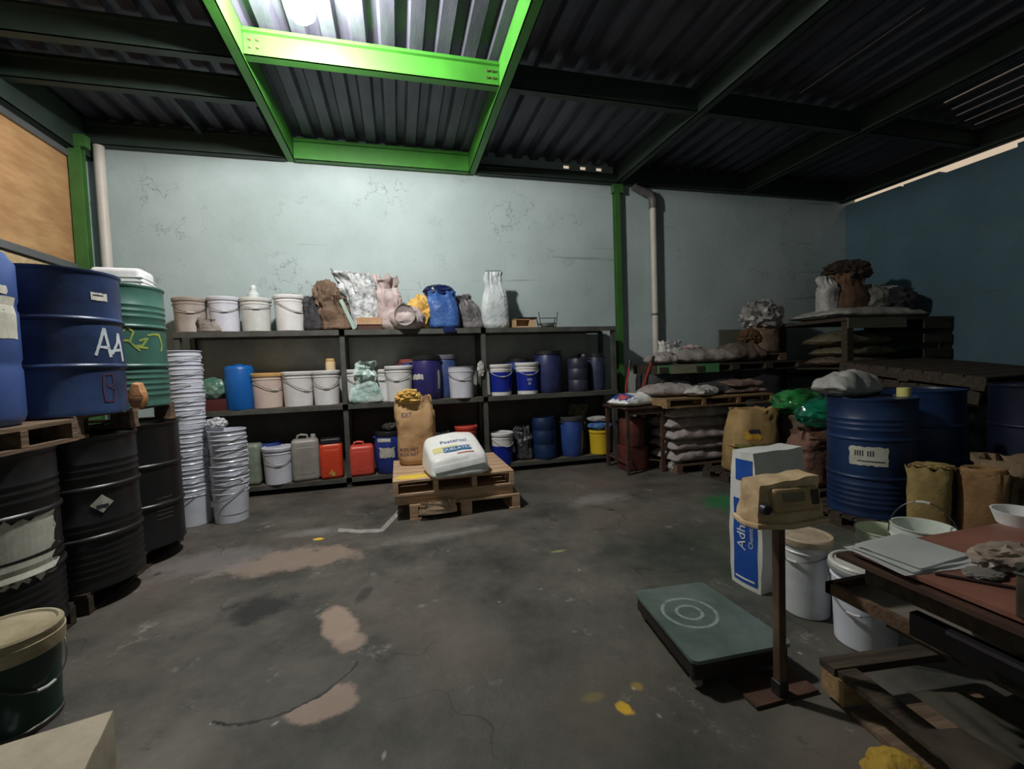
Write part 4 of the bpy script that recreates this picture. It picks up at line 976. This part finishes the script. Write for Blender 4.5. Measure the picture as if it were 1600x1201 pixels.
# rear row: bulk sacks carrying a green-edged pallet
for k, (x, lab) in enumerate(((3.62, 'dark bulk sack behind the grey sacks, nearest the drain pipe'), (4.35, 'dark bulk sack in the rear row, second from the drain pipe'), (5.10, 'dark bulk sack in the rear row below the brown kraft bag'))):
    sack('bulk_sack', lab, 'sack', (x, 5.47, 0), standing(.76, .62, 1.155, 60+k, .97, .55, .85, .012, inner=False, jag=0), SACKD)
GP = 1.155
t = thing('pallet', 'dark rear pallet with light and green painted front boards', 'pallet', (4.62, 5.42, GP))
obj('deck', box(-1.32, 1.06, -.30, .34, .09, .12), PALLET_K, t, smooth=False)
obj('bottom_board', box(-1.32, 1.06, -.30, .34, 0, .02), PALLET_K, t, smooth=False)
for i in range(5): obj('stringer', box(-1.32+.56*i, -1.20+.56*i, -.33, .34, .02, .09), PALLET_K, t, smooth=False)
obj('green_board', box(-1.33, -1.15, -.32, -.301, .01, .115), mat('dull_green_board', (86, 152, 92), None, .7), t, smooth=False)
obj('pale_board', box(-1.15, -.74, -.32, -.301, .0, .12), wood('pale_grey_board', (150, 150, 124), (120, 118, 94)), t, smooth=False)
obj('green_board', box(-.74, -.40, -.32, -.301, .0, .12), _M['dull_green_board'], t, smooth=False)
GT = GP+.12
sack('sack', 'small grey sack at the left end of the rear pallet, beside the pipe', 'sack', (3.52, 5.38, GT), lying(.34, .42, .16, 43, .01, .02), SACKG, .0)
sack('sack', 'long whitish sack lying on the rear pallet right of the pipe', 'sack', (4.12, 5.36, GT), lying(.95, .52, .20, 44, .02, .018), mat('pale_dusty_sack', (176, 164, 158), (128, 116, 108), .7, bump=.5), -.04)
sack('plastic_bag', 'white printed bag crumpled on top of the sacks near the pipe', 'bag', (3.68, 5.42, GT+.14), standing(.32, .16, .18, 12, .8, .06, .2, .025, jag=.04), mat('printed_white_bag', (206, 202, 200), (120, 116, 114), .5, scale=14, amt=3, bump=.4))
sack('plastic_bag', 'red and white bag folded on the long whitish sack', 'bag', (4.02, 5.40, GT+.19), crumple(.13, .06, .035, 12, .3), mat('red_white_bag', (214, 200, 196), (150, 40, 50), .5, scale=12, amt=3))
sack('sack', 'slumped grey-brown sack on the rear pallet left of the kraft bag', 'sack', (4.78, 5.38, GT), lying(.60, .5, .27, 45, .02, .02), SACKB, .0)
t = thing('wooden_box', 'low open wooden box on the rear pallet under the kraft bag', 'box', (5.25, 5.42, GT))
bm = bmesh.new(); bx(bm, -.24, .24, -.18, .18, .09, .11); bx(bm, -.24, -.18, -.18, .18, 0, .09); bx(bm, .12, .24, -.18, .18, 0, .09); bx(bm, -.24, .24, .16, .18, 0, .09)
obj('body', bm, PALLET_D, t, smooth=False)
p = (5.25, 5.42, GT+.11)
t = thing('kraft_sack', 'light brown kraft bag stuffed with crinkled film on the rear pallet', 'sack', p)
obj('body', standing(.44, .30, .42, 111, .9, .2, .6, .02), mat('dusty_kraft', (150, 122, 98), (118, 92, 70), .8, bump=.3), t)
obj('crinkled_film', crumple(.26, .17, .18, 19, .38, 3), mat('crinkled_film', (170, 164, 162), (90, 84, 84), .3, scale=12, amt=2, bump=.5), t).location = (-.02, 0, .36)
sack('cardboard_scrap', 'curled brown cardboard scrap left of the kraft bag', 'cardboard', (4.98, 5.36, GT+.26), crumple(.17, .08, .10, 22, .3), mat('brown_card', (130, 88, 48), (90, 60, 34), .8))
sack('wall_sheet', 'grey square board leaning on the back wall above the rear sacks', 'board', (5.02, 5.83, GT), box(-.20, .20, -.015, .015, 0, .5), mat('grey_board', (112, 112, 100), None, .7))

# corner pile
CX, CY = 6.44, 4.92
t = thing('storage_cage', 'dark slatted timber crate piled with sacks in the far right corner', 'crate', (CX, CY, 0))
for sx in (-1, 1):
    for sy in (-1, 1): obj('post', box(sx*.85-.05, sx*.85+.05, sy*.5-.04, sy*.5+.04, 0, 1.76), PALLET_K, t, smooth=False)
bm = bmesh.new()
for z_ in (.2, .6, 1.0, 1.16): bx(bm, -.9, .9, -.55, -.53, z_, z_+.09); bx(bm, -.9, .9, .53, .55, z_, z_+.09)
for z_ in (.2, .6, 1.0, 1.25, 1.45, 1.64): bx(bm, .9, .915, -.55, .55, z_, z_+.12); bx(bm, .40, .9, -.56, -.54, z_, z_+.12)
obj('slat', bm, PALLET_K, t, smooth=False)
obj('floor_board', box(-.9, .9, -.52, .52, 1.14, 1.16), PALLET_K, t, smooth=False)
obj('top_board', box(-.93, .93, -.56, .56, 1.76, 1.80), PALLET_K, t, smooth=False)
obj('pale_front_board', box(-.93, .05, -.58, -.56, 1.66, 1.79), wood('dim_grey_board', (116, 112, 92), (90, 86, 70)), t, smooth=False)
sack('sack', 'olive tan sack inside the corner crate, topmost of three', 'sack', (6.13, 4.86, 1.44), lying(1.0, .6, .20, 51, .02, .02), SACKO, .05)
sack('sack', 'olive tan sack inside the corner crate, middle of three', 'sack', (6.2, 4.86, 1.29), lying(.95, .6, .17, 52, .02, .02), SACKO, -.05)
sack('sack', 'olive brown sack inside the corner crate, lowest of three', 'sack', (6.15, 4.86, 1.16), lying(1.0, .6, .15, 53, .02, .02), SACKB, .02)
sack('sack', 'flat pale sack spread over the corner crate', 'sack', (6.36, 4.88, 1.80), lying(1.6, .85, .17, 54, .03, .018), mat('greyish_flat_sack', (186, 182, 172), (140, 136, 128), .7, bump=.4), 0)
sack('sack', 'white sack standing at the left on the corner crate', 'sack', (5.78, 4.86, 1.90), standing(.24, .2, .50, 131, .8, .1, .6, .02, neck=(.72, .7, .1)), WOVEN)
sack('sack', 'big brown paper sack standing on the corner crate', 'sack', (6.12, 4.86, 1.915), standing(.50, .34, .52, 132, .8, .2, .55, .035), mat('deep_kraft', (128, 88, 60), (92, 62, 44), .85, bump=.4))
sack('paper_bundle', 'dark brown crumpled paper on top of the big brown sack', 'paper', (6.17, 4.88, 2.36), crumple(.26, .18, .12, 23, .4), mat('dark_crumpled_paper', (74, 54, 44), (48, 36, 30), .8))
sack('sack', 'grey lumpy sack right of the big brown sack', 'sack', (6.52, 4.84, 1.915), crumple(.25, .2, .19, 24, .2), mat('mid_grey_sack', (128, 124, 116), None, .7, bump=.4))
sack('plastic_bag', 'pale torn strips of film above the dark sack in the corner', 'wrap', (6.76, 4.84, 2.17), crumple(.26, .1, .05, 27, .35), WOVEN, 0, tilt=(0, -.12))
sack('sack', 'black sack slumped at the right end of the corner crate', 'sack', (6.88, 4.80, 1.915), crumple(.34, .22, .17, 25, .2), SACKD)

# ------------------------------------------------------------------ tan bag, green film, brown sacks
pallet((3.76, 4.06, 0), 'dark low pallet under the olive-tan printed bag', .80, .62, .10, PALLET_K, .12, blocks=True)
p = (3.66, 3.98, .10)
t = thing('feed_bag', 'large slumped tan bag with an olive lower half and yellow emblem', 'sack', p, -.25)
b = obj('body', standing(.52, .40, .68, 141, .75, .25, .5, .02, lean=(.12, .10)), mat('tan_paper_bag', (186, 150, 92), (150, 116, 66), .75, scale=3, bump=.4, bscale=12), t)
decal('olive_panel', b, *rect_uv(-.25, .25, .01, .33, 14, 10, .02, 3), (0, -.4, 0), (1, 0, 0), (0, 0, 1), mat('olive_panel', (120, 116, 52), None, .7), t)
decal('pale_label', b, *rect_uv(-.08, .20, .12, .20, 8, 4, .01, 3), (0, -.4, 0), (1, 0, 0), (0, 0, 1), mat('pale_green_label', (176, 186, 150), None, .7), t, .006)
decal('emblem', b, *rect_uv(-.13, .03, .38, .46, 8, 6, .03, 3), (0, -.4, 0), (1, 0, 0), (0, 0, 1), mat('yellow_emblem', (216, 160, 30), None, .7), t)
decal('emblem_print', b, *rect_uv(-.09, .03, .44, .48, 6, 3, .01, 3), (0, -.4, 0), (1, 0, 0), (0, 0, 1), INK, t, .006)
sack('sack', 'brown woven sack behind the tan bag, holding up the green film', 'sack', (4.42, 3.86, 0), standing(.62, .5, .72, 142, .9, .4, .7, .02, inner=False), SACKB)
t = thing('plastic_bag', 'shiny green plastic film bundled behind the tan bag', 'bag', (4.25, 3.92, .70))
obj('body', crumple(.26, .2, .14, 31, .18, 1.6), mat('shiny_green_film', (40, 140, 60), (16, 84, 36), .12, scale=5, amt=2, bump=.5, bscale=12, spec=.9), t)
sack('plastic_bag', 'dark teal green plastic film beside the big blue drum', 'bag', (4.22, 3.50, .60), crumple(.34, .24, .17, 32, .14, 1.5), mat('teal_green_film', (14, 120, 86), (4, 60, 44), .14, scale=5, amt=2, bump=.5, bscale=12, spec=.9))
sack('sack', 'reddish brown slumped sack behind the white and blue bag', 'sack', (3.86, 3.40, .10), standing(.50, .36, .52, 143, .8, .2, .3, .03, lean=(.1, 0)), mat('reddish_brown_sack', (140, 96, 76), (96, 64, 52), .75, scale=4, bump=.5))
pallet((3.90, 3.42, 0), 'low dark pallet under the reddish brown sack', .85, .55, .10, PALLET_K, .0, blocks=True)
sack('plastic_bag', 'pink and cream printed bag between green film and blue drum', 'bag', (4.30, 3.45, .88), crumple(.16, .10, .10, 33, .3), mat('pink_cream_bag', (206, 190, 170), (190, 76, 96), .5, scale=9, amt=3))

# blue drums on the right
pallet((3.63, 2.69, 0), 'dark floor pallet under the big blue labelled drum', .72, .66, .10, PALLET_K, .0, blocks=True)
DR = [((3.61, 2.67), 'big deep blue drum with a white label, on the right side', .90), ((4.60, 2.95), 'dark blue drum behind the big labelled one', .90)]
t, b = steel_drum((DR[0][0][0], DR[0][0][1], .10), DR[0][1], DNAVY, corr=1, h=.90, r=.295, lidm=DNAVY)
a = face(DR[0][0]); u, v = on_cyl(a-.10)
lb = decal('paper_label', b, *rect_uv(-.10, .13, .40, .54, 10, 6, .01, 3), (0, 0, 0), u, v, LABEL, t)
decal('label_print', b, *text_uv('IIII III', .06, -.01, .49), (0, 0, 0), u, v, INK, t, .006)
decal('label_print', b, *rect_uv(-.05, .11, .43, .437, 8, 1, 0, 3), (0, 0, 0), u, v, INK, t, .006)
pallet((4.62, 2.97, 0), 'dark floor pallet under the rear dark blue drum', .72, .62, .10, PALLET_K, .0, blocks=True)
steel_drum((DR[1][0][0], DR[1][0][1], .10), DR[1][1], DNAVY, h=.90, r=.30)
sack('sack', 'grey white sack flopped on the big blue drum, left half of its top', 'sack', (3.62, 2.86, .99), lying(.50, .30, .20, 55, .03, .02), mat('soft_grey_sack', (176, 174, 170), (140, 138, 132), .6, bump=.3), .1)
t = thing('tape_roll', 'yellow and cream roll on top of the big blue drum', 'roll', (4.05, 2.72, .995) if False else (3.86, 2.60, .99))
obj('body', lathe([(.02, 0), (.045, 0), (.045, .07), (.02, .07), (.02, 0)], 28), mat('cream_roll', (206, 196, 150), (214, 196, 96), .5, scale=12), t)
steel_drum((4.95, 2.35, .10), 'dark blue drum cut off by the right edge, beyond the kraft bags', mat('very_dark_blue', (16, 24, 60), (10, 16, 40), .5), h=.95, r=.30)
pallet((4.95, 2.35, 0), 'dark low pallet under the drum at the right edge', .75, .75, .10, PALLET_K, 0, blocks=True)
sack('plastic_bag', 'grey film heap between the dark blue drum and the right edge', 'bag', (5.35, 2.95, .0), standing(.5, .4, .82, 34, .9, .3, .5, .03), mat('grey_film_heap', (130, 134, 138), (70, 72, 76), .4, bump=.4))

# pallet stack on right
PSX, PSY, r_ = 6.05, 3.62, .10
lw = ['lowest', 'second', 'third', 'fourth', 'fifth', 'sixth', 'seventh', 'topmost', '']
for k in range(8):
    random.seed(k)
    pallet((PSX+random.uniform(-.04, .04), PSY+random.uniform(-.04, .04), .135*k+(.088 if k >= 6 else 0)), '%s dark pallet of the pile on the right by the blue wall' % (lw[k] if k in (0, 7) else lw[k]+' from the ground,'), 1.75, 1.30, .13, PALLET_K, r_+random.uniform(-.03, .03), nb=8, group='pile of dark pallets by the right wall').rotation_euler.x = .13 if k >= 6 else 0

# kraft bags
for (px, py, lab, sd, wd, m_) in ((1452, 708, 'yellowish kraft bag standing right of the big blue drum', 151, .215, mat('yellowish_kraft', (170, 142, 78), (134, 108, 58), .8, bump=.3)), (1527, 714, 'brown kraft bag with rolled mouth, nearest the right edge', 152, .225, mat('warm_kraft', (160, 116, 68), (128, 90, 50), .8, bump=.3))):
    p = Vector({151: (3.45, 2.17, 0), 152: (3.64, 1.99, 0)}[sd])
    t = thing('kraft_sack', lab, 'sack', p, face(p)+PI/2)
    obj('body', standing(wd, .19, .56, sd, .98, .15, .8, .008, jag=.02), m_, t)
    if sd == 152: obj('rolled_mouth', lathe([(.07, .54), (.105, .53), (.116, .55), (.105, .575), (.075, .57), (.07, .54)], 28, Matrix.Diagonal((1, .75, 1, 1)), wob=.02), m_, t)
    else: obj('folded_mouth', crumple(.09, .05, .02, 4, .3), m_, t).location = (0.02, 0, .55)
p = Vector((3.98, 2.02, 0))
sack('sack', 'crumpled tan paper sack behind the kraft bag with the rolled mouth', 'sack', p, standing(.30, .24, .60, 153, .9, .3, .4, .035), mat('dull_tan_sack', (140, 116, 86), (104, 84, 60), .8, bump=.4))

# ================================================================== RIGHT FOREGROUND
# white bag with blue band
p = cen(1203, 926, 0, .16)
t = thing('paper_bag', 'tall white paper bag with a blue band, standing behind the scale', 'sack', p, face(p)+PI/2+.87)
bm = bmesh.new(); bx(bm, -.20, .20, -.10, .10, 0, .80); bmesh.ops.subdivide_edges(bm, edges=[e for e in bm.edges], cuts=14, use_grid_fill=True)
for v_ in bm.verts:
    c = v_.co; tt = c.z/.80; f_ = max(0, (tt-.62)/.38); c.y *= (1-.30*f_**1.5)
    c.x *= 1-.05*abs(c.y)/.1; bul = math.sin(PI*min(tt/.7, 1))
    c.y *= 1+.15*bul; c.x += .006*nz3(c.z*8, c.y*12, 1); c.y += .010*nz3(c.x*7, c.z*9, 3)+.012*f_*ridge(c.x*6, c.z*5, 1)
    c.z += .012*f_*nz3(c.x*8, 1, 1)
b = obj('body', bm, mat('white_bag_paper', (222, 222, 218), (200, 198, 192), .45, scale=3, bump=.25, bscale=10), t)
BB2 = mat('band_blue', (24, 84, 190), (20, 72, 168), .45)
LF = ((-.45, 0, 0), (0, -1, 0), (0, 0, 1))
decal('blue_band', b, *rect_uv(-.075, .085, .03, .52, 5, 22), *LF, BB2, t, .003)
decal('blue_band', b, *rect_uv(-.055, .060, .63, .755, 5, 10), *LF, BB2, t, .003)
PWW = mat('white_ink', (232, 236, 238), None, .5)
def vtext(s, size, cu, cv):
    uv, fs = text_uv(s, size); return [(cu-y, cv+x) for x, y in uv], fs
decal('lettering', b, *vtext('Adhi Pr', .088, -.012, .36), *LF, PWW, t, .006)
decal('lettering', b, *vtext('Chemical A', .040, .050, .34), *LF, PWW, t, .006)
decal('lettering', b, *rect_uv(-.06, .07, .05, .062, 8, 1), *LF, PWW, t, .006)

# platform scale
t = thing('platform_scale', 'green-topped platform scale on castors with a slim rusty pole', 'scale', (1.33, 1.72, 0), 0)
SG = mat('grey_green_plate', (120, 136, 128), (88, 106, 98), .38, metal=.3, scale=4, bump=.1)
bm = bmesh.new(); c4 = [(1.09, 1.49), (1.565, 1.47), (1.55, 2.03), (1.15, 2.06)]
def slab(poly, z0, z1, bev=.02, dx_=-1.33, dy_=-1.72):
    bm = bmesh.new(); vs = [bm.verts.new((x+dx_, y+dy_, z0)) for x, y in poly]; f = bm.faces.new(vs)
    e = bmesh.ops.extrude_face_region(bm, geom=[f]); bmesh.ops.translate(bm, verts=[g for g in e['geom'] if isinstance(g, bmesh.types.BMVert)], vec=(0, 0, z1-z0))
    if bev: bmesh.ops.bevel(bm, geom=[ed for ed in bm.edges if abs(ed.verts[0].co.z-ed.verts[1].co.z) > .01], offset=bev, segments=5, affect='EDGES', profile=.5)
    return bm
obj('weighing_plate', slab(c4, .120, .135, .03), SG, t)
pl = obj('base_frame', slab([(1.10, 1.50), (1.555, 1.48), (1.54, 2.02), (1.16, 2.05)], .05, .120, .02), mat('brown_steel_frame', (58, 44, 38), (38, 30, 28), .6, metal=.3, scale=6), t)
RINGM = mat('pale_scuffed_ring', (134, 152, 142), (98, 122, 110), .5, scale=24, amt=3)
for r0 in (.05, .115):
    obj('scuffed_ring', lathe([(r0, .1352), (r0+.008, .1356), (r0+.016, .1352)], 40, Matrix.Translation((-.03, .08, 0))), RINGM, t)
for x, y in ((1.13, 1.53), (1.50, 1.52), (1.50, 1.98), (1.19, 2.01)):
    w_ = obj('castor', lathe([(0, -.014), (.024, -.014), (.027, 0), (.024, .014), (0, .014)], 18, Matrix.Translation((x-1.33, y-1.72, .027)) @ Matrix.Rotation(PI/2, 4, 'Y')), mat('grimy_castor', (150, 140, 126), (96, 88, 78), .6), t)
    obj('fork', box(x-1.33-.02, x-1.33+.02, y-1.72-.006, y-1.72+.006, .03, .052), RUST, w_, smooth=False)
PXX, PYY = 1.405-1.33, 1.385-1.72
obj('pole_bracket', box(PXX-.14, PXX+.16, PYY-.03, PYY+.12, .006, .014), RUST, t, smooth=False)
obj('foot', box(PXX-.022, PXX+.022, PYY-.022, PYY+.022, 0, .07, .004), BLACKP, t)
obj('pole', box(PXX-.0165, PXX+.0165, PYY-.0165, PYY+.0165, .02, .705, .003), mat('brown_pole', (128, 98, 76), (88, 66, 52), .45, metal=.4, scale=5), t)
obj('head_cradle', box(PXX-.05, PXX+.05, PYY-.03, PYY+.03, .695, .708), RUST, t, smooth=False)
hp = Vector((1.405, 1.385, .708))
t = thing('scale_display', 'scale display wrapped in dusty yellowish plastic on the pole', 'display', hp, -.1)
WRAP = mat('dusty_yellow_wrap', (220, 192, 150), (176, 142, 102), .4, scale=6, bump=.6, bscale=14)
bm = bmesh.new(); bx(bm, -.135, .15, -.06, .06, 0, .17); bmesh.ops.subdivide_edges(bm, edges=list(bm.edges), cuts=12, use_grid_fill=True)
for v_ in bm.verts:
    c = v_.co; f_ = c.z/.17; c.x *= 1-.16*f_; c.y *= 1-.15*f_; c.x += .010*nz3(c.x*14, c.y*14, c.z*14+3); c.y += .012*nz3(c.x*12, c.z*12, 5)+.007*ridge(c.x*12, c.z*24, 1); c.z += (.010*nz3(c.x*12, c.y*12, 7)+.012*math.sin(c.x*9))*f_
obj('wrap', bm, WRAP, t)
obj('screen_housing', box(-.075, .12, -.088, -.045, .045, .135, .016, Matrix.Rotation(-.15, 4, 'X') @ Matrix.Translation((0, .0, 0))), mat('housing_wrap', (190, 160, 116), (160, 128, 86), .4, bump=.3), t)
obj('screen', box(-.04, .05, -.091, -.087, .085, .118, .001, Matrix.Rotation(-.15, 4, 'X')), mat('dull_screen', (128, 112, 84), None, .3), t)
obj('strap_mark', box(.078, .108, -.092, -.086, .07, .125, .001, Matrix.Rotation(-.15, 4, 'X')), mat('dark_mark', (60, 48, 36), None, .6), t)
obj('cable_knob', lathe([(0, 0), (.02, 0), (.018, .02), (0, .024)], 18, Matrix.Translation((-.108, -.058, .075)) @ Matrix.Rotation(PI/2, 4, 'X')), mat('dark_knob', (40, 44, 60), None, .4), t)
obj('wrap_skirt', tube([(-.14, -.065, .012), (0, -.075, .004), (.15, -.07, .014), (.165, 0, .012), (.15, .065, .014), (0, .07, .004), (-.14, .065, .012), (-.15, 0, .006)], .011, 8, closed=True), WRAP, t)

# lidded white pails at right
pail(Vector((2.03, 1.83, 0)), 'tall white pail with a dusty beige lid, just right of the scale pole', mat('pail_light_grey', (206, 208, 210), (186, 188, 190), .4), .116, .40, lid=True, lidm=mat('dusty_tan_lid', (206, 186, 160), (150, 128, 102), .6, scale=5, bump=.2), drop=.05, hrot=-.5, name='lidded_pail')
pail(Vector((2.055, 1.545, 0)), 'big white tin pail with clamped white lid, partly under the workbench', TIN, .130, .37, lid=True, lidm=mat('cream_lid', (214, 212, 202), None, .4), drop=.14, hrot=-.3, name='lidded_pail')
obj('clamp_ring', lathe([(.136, .335), (.143, .34), (.145, .35), (.143, .36), (.136, .365)], 40), mat('silver_ring', (200, 204, 208), None, .3, metal=.6), bpy.context.scene.collection.objects[-1] if False else [o for o in COL.objects if o.get('label', '').startswith('big white tin pail')][0])

# workbench
BZ = .75
t = thing('workbench', 'long workbench with a brown-red plate top at the right edge', 'table', (0, 0, 0))
REDT = mat('brown_red_plate', (150, 92, 74), (110, 68, 56), .5, scale=3, bump=.1)
BX0, BX1, BY0, BY1 = 1.315, 2.35, .15, 1.03
obj('tabletop', box(BX0, BX1, BY0, BY1, BZ-.012, BZ), REDT, t, smooth=False)
obj('edge_rail', box(BX0-.022, BX0+.03, BY0, BY1+.03, BZ-.034, BZ-.020), mat('brown_edge', (96, 66, 52), (64, 46, 38), .5, metal=.3), t, smooth=False)
obj('under_board', box(BX0+.03, BX1, BY0, BY1-.02, BZ-.10, BZ-.036), PALLET_K, t, smooth=False)
obj('steel_rail', box(BX0-.03, BX0-.012, BY0, BY1-.26, BZ-.105, BZ-.095), mat('polished_steel_edge', (120, 116, 124), None, .25, metal=.9), t, smooth=False)
obj('steel_rail', box(BX0+.03, BX0+.06, BY0, BY1-.14, BZ-.19, BZ-.125), mat('blackened_steel', (48, 44, 46), (30, 28, 30), .4, metal=.6), t, smooth=False)
obj('lower_shelf', box(1.50, 2.27, .28, 1.06, .455, .48), PALLET_K, t, smooth=False)
for x, y in ((BX0+.42, BY1-.30), (BX1-.06, BY1-.06), (BX1-.06, BY0+.1)): obj('leg', box(x-.025, x+.025, y-.025, y+.025, 0, BZ-.10), PALLET_K, t, smooth=False)
# tray sticking out below
t = thing('wooden_tray', 'shallow wood-framed tray poking out under the workbench', 'tray', (1.665, 1.05, .48), 0)
bm = bmesh.new(); TW, TD = .19, .20
bx(bm, -TW, TW, -TD, -TD+.02, 0, .04); bx(bm, -TW, TW, TD-.02, TD, 0, .04); bx(bm, -TW, -TW+.02, -TD, TD, 0, .04); bx(bm, TW-.02, TW, -TD, TD, 0, .04)
obj('frame', bm, wood('brown_frame_wood', (116, 88, 66), (84, 62, 46)), t, smooth=False)
obj('panel', box(-TW+.01, TW-.01, -TD+.01, TD-.01, .004, .014), mat('grey_brown_panel', (122, 112, 98), None, .7), t, smooth=False)
# things on the workbench
PAPER = mat('white_sheet', (232, 234, 232), (212, 214, 212), .6, scale=3)
c = [fl(*q, BZ+.01) for q in ((1345, 845), (1432, 852), (1512, 886), (1440, 893), (1385, 880))]
t = thing('paper_stack', 'loose stack of white papers at the corner of the workbench', 'papers', (1.42, .94, BZ), 0)
for k in range(3):
    obj('sheet', sheet(.25-.015*k, .19-.01*k, k, .004, 16, 12, .0015, 5, 0, Matrix.Translation((.01*k, .006*k, .006*k)) @ Matrix.Rotation(-.12+.1*k, 4, 'Z')), PAPER, t)
PGR = mat('pale_green_pail', (222, 228, 200), (206, 214, 184), .45, scale=3)
t = pail(Vector((2.66, 1.895, 0)), 'open pale green pail without handle, behind the white papers', PGR, .130, .33, open_=True, handle=False, name='open_pail')
t = pail(Vector((2.56, 1.635, 0)), 'open pale pail with its thin wire handle raised, by the workbench', mat('pale_grey_green_pail', (230, 236, 224), None, .4), .126, .455, open_=True, up=True, drop=.18, name='open_pail')
t = thing('metal_can', 'battered square metal can on the workbench at the right edge', 'can', (1.345, .625, BZ), .15)
CANM = mat('dull_tin', (112, 96, 80), (76, 64, 54), .45, metal=.4, scale=5, bump=.2)
obj('body', box(-.036, .045, -.035, .035, 0, .10, .006), CANM, t)
obj('rim', tube([(-.036, -.035, .10), (.045, -.035, .10), (.045, .035, .10), (-.036, .035, .10)], .004, 6, closed=True), WIRE, t)
sack('plastic_scrap', 'pale crumpled plastic behind the square can on the workbench', 'wrap', (1.60, .82, BZ), crumple(.09, .05, .025, 61, .3), mat('pale_scrap', (180, 164, 150), (130, 112, 98), .5))
sack('cloth', 'grey rag scrap beside the white papers on the workbench', 'cloth', (1.47, .80, BZ), crumple(.045, .03, .008, 62, .2), mat('grey_rag', (120, 112, 106), None, .8))
sack('white_cup', 'small white tub at the far right of the workbench', 'tub', (2.02, 1.00, BZ), lathe([(0, 0), (.06, 0), (.075, .045), (.07, .045), (.056, .006), (0, .006)], 28), WHITE_P)
sack('metal_rod', 'thin dark rod lying along the workbench top', 'rod', (0, 0, 0), tube([(1.36, .84, BZ+.005), (1.56, .60, BZ+.005)], .004), mat('dark_rod', (54, 40, 36), None, .5))

# under the bench: broken pallet, papers, yellow lump
t = thing('broken_pallet', 'broken wooden pallet on the floor below the workbench', 'pallet', (1.73, 1.06, 0), -.12)
bm = bmesh.new(); bx(bm, -.20, .36, .20, .27, .12, .15); obj('top_board', bm, PALLET_K, t, smooth=False)
obj('block', box(-.20, -.10, .16, .26, .03, .12), wood('pale_block_wood', (176, 142, 98), (140, 108, 70)), t, smooth=False)
obj('deck', box(-.18, .36, -.30, .15, .005, .025), PALLET_D, t, smooth=False)
obj('side_board', box(-.19, -.11, -.32, .27, .12, .145), PALLET_K, t, smooth=False)
obj('block', box(-.18, -.11, -.30, -.20, .025, .12), PALLET_D, t, smooth=False)
sack('cardboard_sheet', 'curved grey cardboard sheet slumped under the workbench', 'cardboard', (1.60, .74, .30), sheet(.50, .34, 3, .02, th=.005, M=Matrix.Rotation(.25, 4, 'Y')), mat('grey_card', (128, 122, 104), (96, 92, 78), .75))
sack('cardboard_sheet', 'flat brown cardboard laid over the broken pallet', 'cardboard', (1.62, .72, .175), sheet(.42, .40, 5, .015, th=.005), mat('brown_grey_card', (116, 100, 82), (84, 72, 60), .8), -.3)
sack('sack', 'grey folded sack sagging from under the workbench near the right edge', 'sack', (1.60, .62, .42) if False else (1.66, .66, .50), lying(.50, .42, .10, 71, .02, .012), mat('khaki_grey_sack', (116, 110, 94), (84, 80, 68), .7, bump=.3), .9)
sack('sponge', 'mustard yellow sponge-like lump at the bottom right corner', 'sponge', (1.43, .98, 0), crumple(.085, .07, .055, 81, .12), mat('mustard_foam', (196, 158, 40), (156, 120, 28), .9, bump=.6), -.3)
